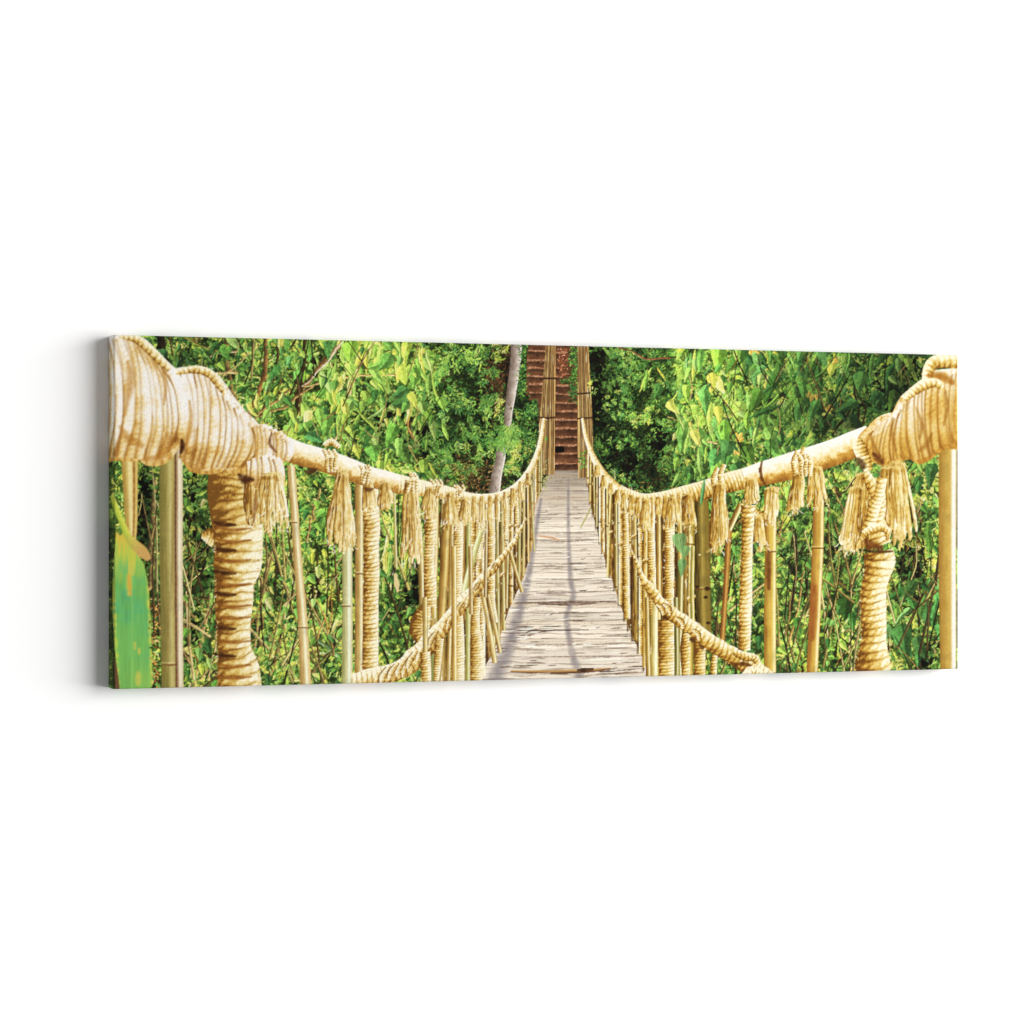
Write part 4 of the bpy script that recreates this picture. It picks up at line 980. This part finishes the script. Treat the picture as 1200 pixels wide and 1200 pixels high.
# wrapped post right 1
coilseg([(877,592,9),(876.5,612,7.5),(875.5,640,6.6),(874.5,672,7.2),(874,705,7.6),(873,735,7.2),(872,762,7.2)], 5.4, .6, 1, fib=50, seed=27, groove=.8)
tube([(860,764,3.6),(872,769,5.4),(884,771,4.6),(888,777,4)], ropef(4.4, .5, -1, seed=3, dark=.02), n=7)
rimline([(864,778,1),(872,778,2.6),(880,780,1)], C(96,56,22), .85)
tube([(872,796,6),(882,788,8),(892,792,6)], ropef(5, .4, -1, dark=-.2), n=5)
# wrapped post right 2
coilseg([(1026,560,14),(1024,590,17),(1024,620,16),(1030,640,15)], 8.5, .4, 1, seed=28, dark=.1, groove=1.1)
coilseg([(1029.5,646,17.5),(1031,658,18.5),(1028,672,15.5),(1024,690,15),(1023.5,712,15),(1024,735,15),(1024,752,15),(1023,775,20),(1023,792,22)], 9.4, .55, 1, fib=60, seed=29, groove=1.0, dark=.07, beads=1.7)
# upper rail, right
railR = [(682.5,490,1.6),(685.5,508,2.2),(691,525,2.8),(699,543,3.8),(709,558,4.6),(724,573,5.6),(742,582,6.6),(757,585.5,7),(780,584,8.6),(802,579.5,10),(826,574,11),(850,566.5,11.6),(872,561,12),(894,555,14),(915,549.5,15),(935,543.5,15.5),(955,537.5,15.5),(978,530,15.5),(1000,521,15.5),(1020,514,16)]
tube(railR, railf(und=C(214,168,88)), n=60)
coilseg([(p[0],p[1],p[2]*1.02) for p in railR if 720 < p[0] < 880], 4.6, .5, -1, fib=40, seed=31, dark=-.04, groove=.9, warm=.15)
coilseg([p for p in railR if p[0] <= 730], 2.2, .4, -1, seed=32, dark=-.24, groove=.4)
for (x, y) in [(838,560),(846,556),(932,540),(940,536)]:
    tube([(x+3,y-12,2.6),(x-2,y+2,3.2),(x+2,y+18,2.6)], ropef(3, .4, 1, dark=-.02), n=6)
tube([(893,540,1),(891,556,2),(898,570,1)], C(110,70,28), alpha=.8)
for x in range(700, 800, 8):
    y = float(np.interp(x, RT[0], RT[1]))
    tuft(x, y-2, rnd.uniform(14, 30)*(x-680)/110+8, 2.6, 3.8, 16, 0, 1, wd=.6)
tuft(758, 586, 36, 5, 6, 40, -2, 1, wd=.8)
tuft(788, 584, 34, 5, 8, 40, 0, 1, wd=.8, dark=.06)
tuft(806, 580, 40, 6, 9, 50, 2, 1, wd=.8, dark=.08)
tuft(843, 568, 80, 9, 12, 110, -2, 1, wd=.9, dark=.06, jag=.07)
tuft(880, 562, 30, 7, 9, 50, 0, 1, dark=.02)
tube([(883,600,4),(891,606,5),(891,618,4)], ropef(3.6, .4, -1, dark=-.14), n=5)
tuft(890, 606, 38, 4.5, 7, 44, 1, 1)
tuft(906, 572, 44, 10, 8, 60, -2, 1, dark=-.12)
tuft(936, 556, 46, 6, 9, 60, -4, 1)
tuft(956, 548, 48, 8, 12, 90, 2, 1, dark=-.06)
knot(944, 545, 10, 14, 3, dark=.0)
# heavy bundle right
B3 = [(1010,506),(1018,500),(1024,492),(1032,487),(1040,484),(1047,483),(1050,474),(1056,464),(1066,455),(1076,447),(1086,441),(1092,434),(1128,430),(1128,527),(1108,526),(1098,533),(1088,541),(1077,545),(1066,538),(1056,541),(1044,546),(1034,546),(1024,542),(1014,540),(1006,530),(1004,516)]
heavy(B3, (.97,-.24), 8.5, 15, (1062,498,50), .26, lo=.16)
coils([(1016,506),(1030,491),(1046,487),(1056,470),(1068,458),(1084,446),(1104,438),(1128,434)], [(1010,530),(1024,538),(1040,541),(1057,536),(1072,539),(1088,534),(1104,522),(1128,521)], 21, -5, 4.3, 93, lo=.14, order=-1, gold=.5)
tube([(1086,446,6),(1089,431,7),(1097,424,8),(1109,423,8),(1124,424,8)], ropef(7, .4, -1, dark=-.08, beads=1), n=12)
soft([(1090,440,5),(1103,441,7),(1116,448,5)], C(164,108,38), .85)
tube([(1060,468,3.4),(1072,458,5),(1086,450,6),(1098,449,5),(1104,455,3)], ropef(6, .5, -1, dark=-.12, beads=1), n=12)
soft([(1026,508,4),(1034,497,7),(1046,491,5)], C(244,232,212), .6)
for p in [[(1020,508,2),(1024,522,3),(1032,534,2)],[(1046,490,2),(1045,508,3),(1050,528,2)],[(1078,528,3),(1086,520,4.5),(1092,508,2)],[(1074,478,2),(1080,498,3),(1078,514,2)],[(1108,458,2),(1110,478,3),(1106,498,2)]]:
    soft(p, C(140,90,34), .55)
# knot on the thin rail and frayed ends round the post
tube([(1004,514,5),(1008,526,8),(1014,540,7),(1018,552,5)], ropef(5, .4, -1, dark=-.12), n=8)
rimline([(1006,538,2),(1010,544,4),(1012,548,2)], C(70,42,20), .85)
rimline([(1024,532,2),(1030,538,4),(1034,542,2)], C(100,58,24), .85)
tuft(1012, 556, 92, 9, 17, 150, -12, -1, wd=1.2, dark=.04, jag=.06); tuft(1004, 572, 74, 9, 12, 90, -6, -1, wd=1.2, dark=-.02, jag=.08)
tuft(1040, 548, 34, 8, 9, 50, 0, 1, wd=1.1, dark=.06)
tuft(1052, 543, 98, 10, 18, 150, 4, 1, wd=1.2, dark=-.02, jag=.07); tuft(1048, 548, 84, 9, 12, 90, 2, 1, wd=1.2, dark=-.06)
tube([(1014,554,5),(1022,570,7),(1030,590,7),(1028,612,6)], ropef(6, .5, 1, dark=.04, seed=3), n=8)
tube([(1034,560,6),(1030,580,6),(1022,604,7),(1016,622,6)], ropef(6, .5, 1, dark=-.1, seed=5), n=8)
tube([(1012,626,4),(1022,620,5),(1034,618,5),(1042,624,4)], ropef(5, .5, -1, dark=-.04, seed=6), n=7)
rimline([(1014,634,2),(1024,640,5),(1032,642,3)], C(110,62,26), .8)
rimline([(1012,645,1),(1028,647,1.6),(1046,646,1)], C(70,40,18), .8)
fibres([(1026,650,18),(1024,700,15),(1024,780,20)], 50, 5)
# right edge, beyond the last cane
CL[0] = FOL
poly([(1121.6,530),(1130,530),(1130,645),(1121.8,645)], C(22,28,18))
poly([(1121.8,645),(1130,645),(1130,690),(1121.8,690)], C(120,176,80))
poly([(1121.4,690),(1130,690),(1130,760),(1121.2,760)], C(40,42,50))
# leaf in front of the right rail
leaf(826, 560, 34, 8, 98, C(80,144,84), 2)
for (x, y, l, w, a) in [(795,625,26,20,80),(800,655,22,12,95),(806,640,18,10,110)]:
    leaf(x, y, l, w, a, jit(C(104,158,92)), 0, 0, .1, alpha=.8)
for (x, y, l, w, a) in [(640,512,6,4,90)]:
    leaf(x, y, l, w, a, jit(G_MID[0]), 0)


# ------------------------------------------------------------------ focus: the nearest things are soft
def boxb(a, r):
    for ax in (0, 1):
        n = a.shape[ax]
        z = np.cumsum(a, axis=ax, dtype=np.float64)
        hi = np.minimum(np.arange(n)+r, n-1); lo = np.arange(n)-r-1
        t = np.take(z, hi, ax)
        l = np.take(z, np.maximum(lo, 0), ax)
        shp = [1]*a.ndim; shp[ax] = n
        l = l*(lo >= 0).reshape(shp)
        cnt = (hi-np.maximum(lo, -1)).reshape(shp)
        a = ((t-l)/cnt).astype(np.float32)
    return a
def defocus(x0, x1, full, none, r):
    a = int((x0-OX)*S); b = int((x1-OX)*S)
    reg = P[:, a:b]; bl = boxb(boxb(reg, r), r)
    X = np.arange(a, b)/S+OX
    wgt = np.clip((X-none)/(full-none), 0, 1)[None, :]*np.isin(K[:, a:b], (RAILL, RAILR, LEAF))
    wgt = boxb(wgt.astype(np.float32)[..., None], 2)[..., 0]
    P[:, a:b] = lerp(reg, bl, wgt)
defocus(118, 330, 150, 330, 2)
soft([(131,640,3),(130,720,3),(133,800,3)], C(50,70,28), .5)
defocus(1000, 1133, 1110, 1000, 2)

# ------------------------------------------------------------------ print curve
yy_, xx_ = np.mgrid[0:H, 0:W].astype(np.float32)
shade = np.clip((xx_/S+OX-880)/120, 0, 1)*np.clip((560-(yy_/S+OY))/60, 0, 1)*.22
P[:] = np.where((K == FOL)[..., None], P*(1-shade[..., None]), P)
g_ = (K == RAILR)[..., None]*(1-np.clip((P.mean(-1, keepdims=True)-.55)/.35, 0, 1))
P[:] = P*(1-g_*np.array([.0, .02, .16], np.float32))
rr_ = np.isin(K, (RAILL, RAILR))[..., None]
P[:] = np.where(rr_, P*(.96+.08*N_fine[..., None]), P)
P[:] = np.clip(P, 0, 1)
P[:] = lerp(P, P*P*(3-2*P), .34)
gm = P.mean(-1, keepdims=True)
isf = (K == FOL)[..., None]
P[:] = np.clip(np.where(isf, (gm+(P-gm)*.86)*np.array([1.04, 1.015, .98], np.float32), gm+(P-gm)*.94), 0, 1)
isd = (K == DECK)[..., None]
P[:] = np.clip(np.where(isd, P*np.array([1.01, .998, .975], np.float32), P), 0, 1)
iss = (K == STEPS)[..., None]
P[:] = np.clip(np.where(iss, P*np.array([1.14, 1.02, .96], np.float32), P), 0, 1)
lumf = np.where(isf[..., 0], np.clip((P.mean(-1)-.62)/.25, 0, 1), 0)
P[:] = P*(1-.08*lumf[..., None])

# ================================================================== the scene
import bpy
sc = bpy.context.scene
CW, CH, CT, RR = 1.08, 0.40, 0.030, 0.0022      # canvas width, height, depth (m), edge radius
YF = -CT
cr = (.9427, -.3337); cf = (.3337, .9427)        # camera right / forward on the ground plan
DLF, XLF, FPX = 2.792, -.4496, 2900.0
camx = -CW/2-(XLF*cr[0]+DLF*cf[0]); camy = YF-(XLF*cr[1]+DLF*cf[1])

# --- the printed picture as an array in canvas proportions
def box2(a):
    h, w = a.shape[:2]; a = a[:h//2*2, :w//2*2]
    return (a[0::2, 0::2]+a[1::2, 0::2]+a[0::2, 1::2]+a[1::2, 1::2])/4
def blur3(a):
    b = a.copy(); b[1:-1] = (a[:-2]+2*a[1:-1]+a[2:])/4
    c = b.copy(); c[:, 1:-1] = (b[:, :-2]+2*b[:, 1:-1]+b[:, 2:])/4
    return c
Q = box2(P); SQ = S/2
Q = np.clip(Q+(Q-blur3(blur3(Q)))*SHARP, 0, 1)
def to_lin(a): return np.where(a <= .04045, a/12.92, ((a+.055)/1.055)**2.4)
Q = to_lin(Q).astype(np.float32)
def sample(A, fx, fy):
    fx = np.clip(fx, 0, A.shape[1]-1.001); fy = np.clip(fy, 0, A.shape[0]-1.001)
    xi = fx.astype(int); yi = fy.astype(int); u = (fx-xi)[..., None]; v = (fy-yi)[..., None]
    return (A[yi, xi]*(1-u)+A[yi, xi+1]*u)*(1-v)+(A[yi+1, xi]*(1-u)+A[yi+1, xi+1]*u)*v

def profile(length, n):
    """positions and set-back for one direction: side wall, rounded fold, front, fold, side"""
    h = length/2
    pos, dep = [], []
    for d in (CT, CT*.75, CT*.5, CT*.3, RR*1.6): pos.append(-h); dep.append(d)
    for a in (0, 22.5, 45, 67.5):
        r_ = math.radians(a); pos.append(-h+RR*(1-math.cos(r_))); dep.append(RR*(1-math.sin(r_)))
    for i in range(n+1): pos.append(-h+RR+(length-2*RR)*i/n); dep.append(0.0)
    k = 9
    pos += [-p for p in pos[:k]][::-1]; dep += dep[:k][::-1]
    return np.array(pos), np.array(dep)
NX, NZ = 1300, 500
px_, dx_ = profile(CW, NX); pz_, dz_ = profile(CH, NZ)
GX = np.broadcast_to(px_[None, :], (len(pz_), len(px_))); GZ = np.broadcast_to(pz_[:, None], GX.shape)
GY = YF+np.minimum(CT, dx_[None, :]+dz_[:, None])
# where each point of the cloth lies in the picture
def topic(x, z):
    rx, ry = x-camx, YF-camy
    d = rx*cf[0]+ry*cf[1]; X = rx*cr[0]+ry*cr[1]
    return 600+FPX*X/d, 600-FPX*z/d
ex = np.minimum(dx_, CT)[None, :]*.30*1000/ (1080/990.)
IX, IY = topic(GX, GZ)
IX = np.where(GX < 0, IX-ex*.9, IX+ex*.2); IX = np.clip(IX, OX+1, OX+PW-2)
COL = sample(Q, (IX-OX)*SQ-.5, (IY-OY)*SQ-.5)
COL = np.clip(COL*GAIN, 0, .9).astype(np.float32)
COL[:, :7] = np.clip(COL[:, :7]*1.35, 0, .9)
cx_ = (IX[:-1, :-1]+IX[1:, 1:])/2; cy_ = (IY[:-1, :-1]+IY[1:, 1:])/2
KM = K[np.clip(((cy_-OY)*S).astype(int), 0, H-1), np.clip(((cx_-OX)*S).astype(int), 0, W-1)].astype(int)
side = (dx_[:-1] > RR*1.2)[None, :] & (dx_[1:] > RR*.9)[None, :] | (dz_[:-1] > RR*.9)[:, None] & (dz_[1:] > RR*.9)[:, None] | (dx_[:-1] > RR*.9)[None, :] & (dx_[1:] > RR*1.2)[None, :]
KM[np.broadcast_to(side, KM.shape)] = 99

# --- materials
def newmat(name):
    m = bpy.data.materials.new(name); m.use_nodes = True
    nt = m.node_tree; nt.nodes.clear()
    o = nt.nodes.new('ShaderNodeOutputMaterial'); b = nt.nodes.new('ShaderNodeBsdfPrincipled')
    nt.links.new(b.outputs[0], o.inputs[0]); return m, nt, b
cloth, nt, b = newmat('printed_cotton_canvas')
at = nt.nodes.new('ShaderNodeAttribute'); at.attribute_name = 'print'
tc = nt.nodes.new('ShaderNodeTexCoord')
w1 = nt.nodes.new('ShaderNodeTexWave'); w1.bands_direction = 'X'; w1.inputs['Scale'].default_value = 115; w1.inputs['Distortion'].default_value = .6
w2 = nt.nodes.new('ShaderNodeTexWave'); w2.bands_direction = 'Z'; w2.inputs['Scale'].default_value = 115; w2.inputs['Distortion'].default_value = .6
nz = nt.nodes.new('ShaderNodeTexNoise'); nz.inputs['Scale'].default_value = 420; nz.inputs['Detail'].default_value = 3
for n_ in (w1, w2, nz): nt.links.new(tc.outputs['Object'], n_.inputs['Vector'])
mx = nt.nodes.new('ShaderNodeMath'); mx.operation = 'MULTIPLY'
nt.links.new(w1.outputs['Fac'], mx.inputs[0]); nt.links.new(w2.outputs['Fac'], mx.inputs[1])
ad = nt.nodes.new('ShaderNodeMath'); ad.operation = 'ADD'
nt.links.new(mx.outputs[0], ad.inputs[0]); nt.links.new(nz.outputs['Fac'], ad.inputs[1])
bp = nt.nodes.new('ShaderNodeBump'); bp.inputs['Strength'].default_value = .12; bp.inputs['Distance'].default_value = .0003
nt.links.new(ad.outputs[0], bp.inputs['Height']); nt.links.new(bp.outputs[0], b.inputs['Normal'])
nt.links.new(at.outputs['Color'], b.inputs['Base Color'])
b.inputs['Roughness'].default_value = .85; b.inputs['Specular IOR Level'].default_value = .08

wood, nt, b = newmat('pine_stretcher')
nz = nt.nodes.new('ShaderNodeTexNoise'); nz.inputs['Scale'].default_value = 30
mr = nt.nodes.new('ShaderNodeMixRGB'); mr.inputs[1].default_value = (.55, .36, .2, 1); mr.inputs[2].default_value = (.68, .5, .3, 1)
nt.links.new(nz.outputs['Fac'], mr.inputs[0]); nt.links.new(mr.outputs[0], b.inputs['Base Color']); b.inputs['Roughness'].default_value = .6

wallm, nt, b = newmat('white_plaster')
nz = nt.nodes.new('ShaderNodeTexNoise'); nz.inputs['Scale'].default_value = 6; nz.inputs['Detail'].default_value = 5
mr = nt.nodes.new('ShaderNodeMixRGB'); mr.inputs[1].default_value = (.875, .875, .88, 1); mr.inputs[2].default_value = (.89, .89, .89, 1)
nt.links.new(nz.outputs['Fac'], mr.inputs[0]); nt.links.new(mr.outputs[0], b.inputs['Base Color'])
b.inputs['Roughness'].default_value = .9; b.inputs['Specular IOR Level'].default_value = .1

# --- objects
def link(o, parent=None):
    sc.collection.objects.link(o)
    if parent: o.parent = parent
    return o
root = bpy.data.objects.new('canvas_print', None); link(root)
root['label'] = 'wide stretched canvas print of a bamboo rope bridge hanging on the white wall'
root['category'] = 'canvas print'

idx = np.arange(GX.size).reshape(GX.shape)
V = np.stack([GX, GY, GZ], -1).reshape(-1, 3).astype(np.float32)
CC = np.concatenate([COL.reshape(-1, 3), np.ones((GX.size, 1), np.float32)], 1)
quads = np.stack([idx[:-1, :-1], idx[:-1, 1:], idx[1:, 1:], idx[1:, :-1]], -1)
def sheet(name, mask, parent, label=None):
    q = quads[mask]
    if len(q) == 0: return None
    u, inv = np.unique(q.ravel(), return_inverse=True)
    me = bpy.data.meshes.new(name)
    me.vertices.add(len(u)); me.vertices.foreach_set('co', V[u].ravel())
    me.loops.add(q.size); me.loops.foreach_set('vertex_index', inv.astype(np.int32).ravel())
    me.polygons.add(len(q)); me.polygons.foreach_set('loop_start', np.arange(0, q.size, 4, dtype=np.int32))
    me.polygons.foreach_set('loop_total', np.full(len(q), 4, np.int32))
    me.update(calc_edges=True); me.validate()
    a = me.color_attributes.new('print', 'FLOAT_COLOR', 'POINT'); a.data.foreach_set('color', CC[u].ravel())
    me.polygons.foreach_set('use_smooth', np.ones(len(q), bool))
    me.materials.append(cloth)
    o = link(bpy.data.objects.new(name, me), parent)
    if label: o['label'] = label
    return o
KMs = KM
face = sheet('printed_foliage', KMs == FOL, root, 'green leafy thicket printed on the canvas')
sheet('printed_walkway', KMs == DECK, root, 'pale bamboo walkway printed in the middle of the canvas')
sheet('printed_stairway', KMs == STEPS, root, 'brown earth steps printed above the walkway')
sheet('printed_tree_trunk', KMs == TRUNK, root, 'pale slanting tree trunk printed left of the steps')
sheet('printed_gate_post', KMs == POSTL, root, 'left bundled bamboo post printed beside the steps')
sheet('printed_gate_post', KMs == POSTR, root, 'right bundled bamboo post printed beside the steps')
sheet('printed_rope_railing', KMs == RAILL, root, 'rope-wrapped bamboo railing printed on the left half')
sheet('printed_rope_railing', KMs == RAILR, root, 'rope-wrapped bamboo railing printed on the right half')
sheet('printed_leaf', KMs == LEAF, root, 'broad green leaf with yellow edges printed at the lower left corner')
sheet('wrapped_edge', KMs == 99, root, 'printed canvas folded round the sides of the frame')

def boxmesh(name, x0, x1, y0, y1, z0, z1, m, parent, bev=.0015):
    import bmesh
    bm = bmesh.new(); bmesh.ops.create_cube(bm, size=1)
    for v in bm.verts:
        v.co = ((x0+x1)/2+v.co.x*(x1-x0), (y0+y1)/2+v.co.y*(y1-y0), (z0+z1)/2+v.co.z*(z1-z0))
    bmesh.ops.bevel(bm, geom=bm.edges[:], offset=bev, segments=2, affect='EDGES')
    me = bpy.data.meshes.new(name); bm.to_mesh(me); bm.free(); me.materials.append(m)
    return link(bpy.data.objects.new(name, me), parent)
a, e = .0015, .038
hx, hz = CW/2-a, CH/2-a
for (x0, x1, z0, z1) in [(-hx, -hx+e, -hz, hz), (hx-e, hx, -hz, hz), (-hx+e+.0005, hx-e-.0005, hz-e, hz), (-hx+e+.0005, hx-e-.0005, -hz, -hz+e), (-e/2, e/2, -hz+e+.0005, hz-e-.0005)]:
    boxmesh('stretcher_bar', x0, x1, YF+.003, -.0015, z0, z1, wood, root)

# wall
me = bpy.data.meshes.new('wall')
n = 8
vs = [(-9+18*i/n, .001, -6+12*j/n) for j in range(n+1) for i in range(n+1)]
fs = [(j*(n+1)+i, j*(n+1)+i+1, (j+1)*(n+1)+i+1, (j+1)*(n+1)+i) for j in range(n) for i in range(n)]
me.from_pydata(vs, [], fs); me.materials.append(wallm)
wl = link(bpy.data.objects.new('wall', me)); wl['kind'] = 'structure'

# --- light
wd = bpy.data.worlds.new('World'); sc.world = wd; wd.use_nodes = True
bg = wd.node_tree.nodes['Background']; bg.inputs[0].default_value = (1, 1, 1, 1); bg.inputs[1].default_value = WORLD
ld = bpy.data.lights.new('softbox', 'AREA'); ld.shape = 'RECTANGLE'; ld.size = 9.0; ld.size_y = 5.0; ld.energy = LAMP; ld.color = (1, .995, .985)
lo = link(bpy.data.objects.new('softbox', ld))
from mathutils import Vector
lo.location = LPOS
lo.rotation_euler = (Vector((0, 0, 0))-Vector(lo.location)).to_track_quat('-Z', 'Y').to_euler()

# --- camera
cd = bpy.data.cameras.new('camera'); co = link(bpy.data.objects.new('camera', cd))
cd.lens = 36*FPX/1200; cd.sensor_width = 36; cd.clip_start = .05; cd.clip_end = 100
co.location = (camx, camy, 0)
co.rotation_euler = (math.pi/2, 0, -math.atan2(cf[0], cf[1]))
sc.camera = co
sc.render.resolution_x = 1024; sc.render.resolution_y = 1024
sc.view_settings.view_transform = 'Standard'; sc.view_settings.look = 'None'
sc.view_settings.exposure = 0; sc.view_settings.gamma = 1; sc.view_settings.use_curve_mapping = False
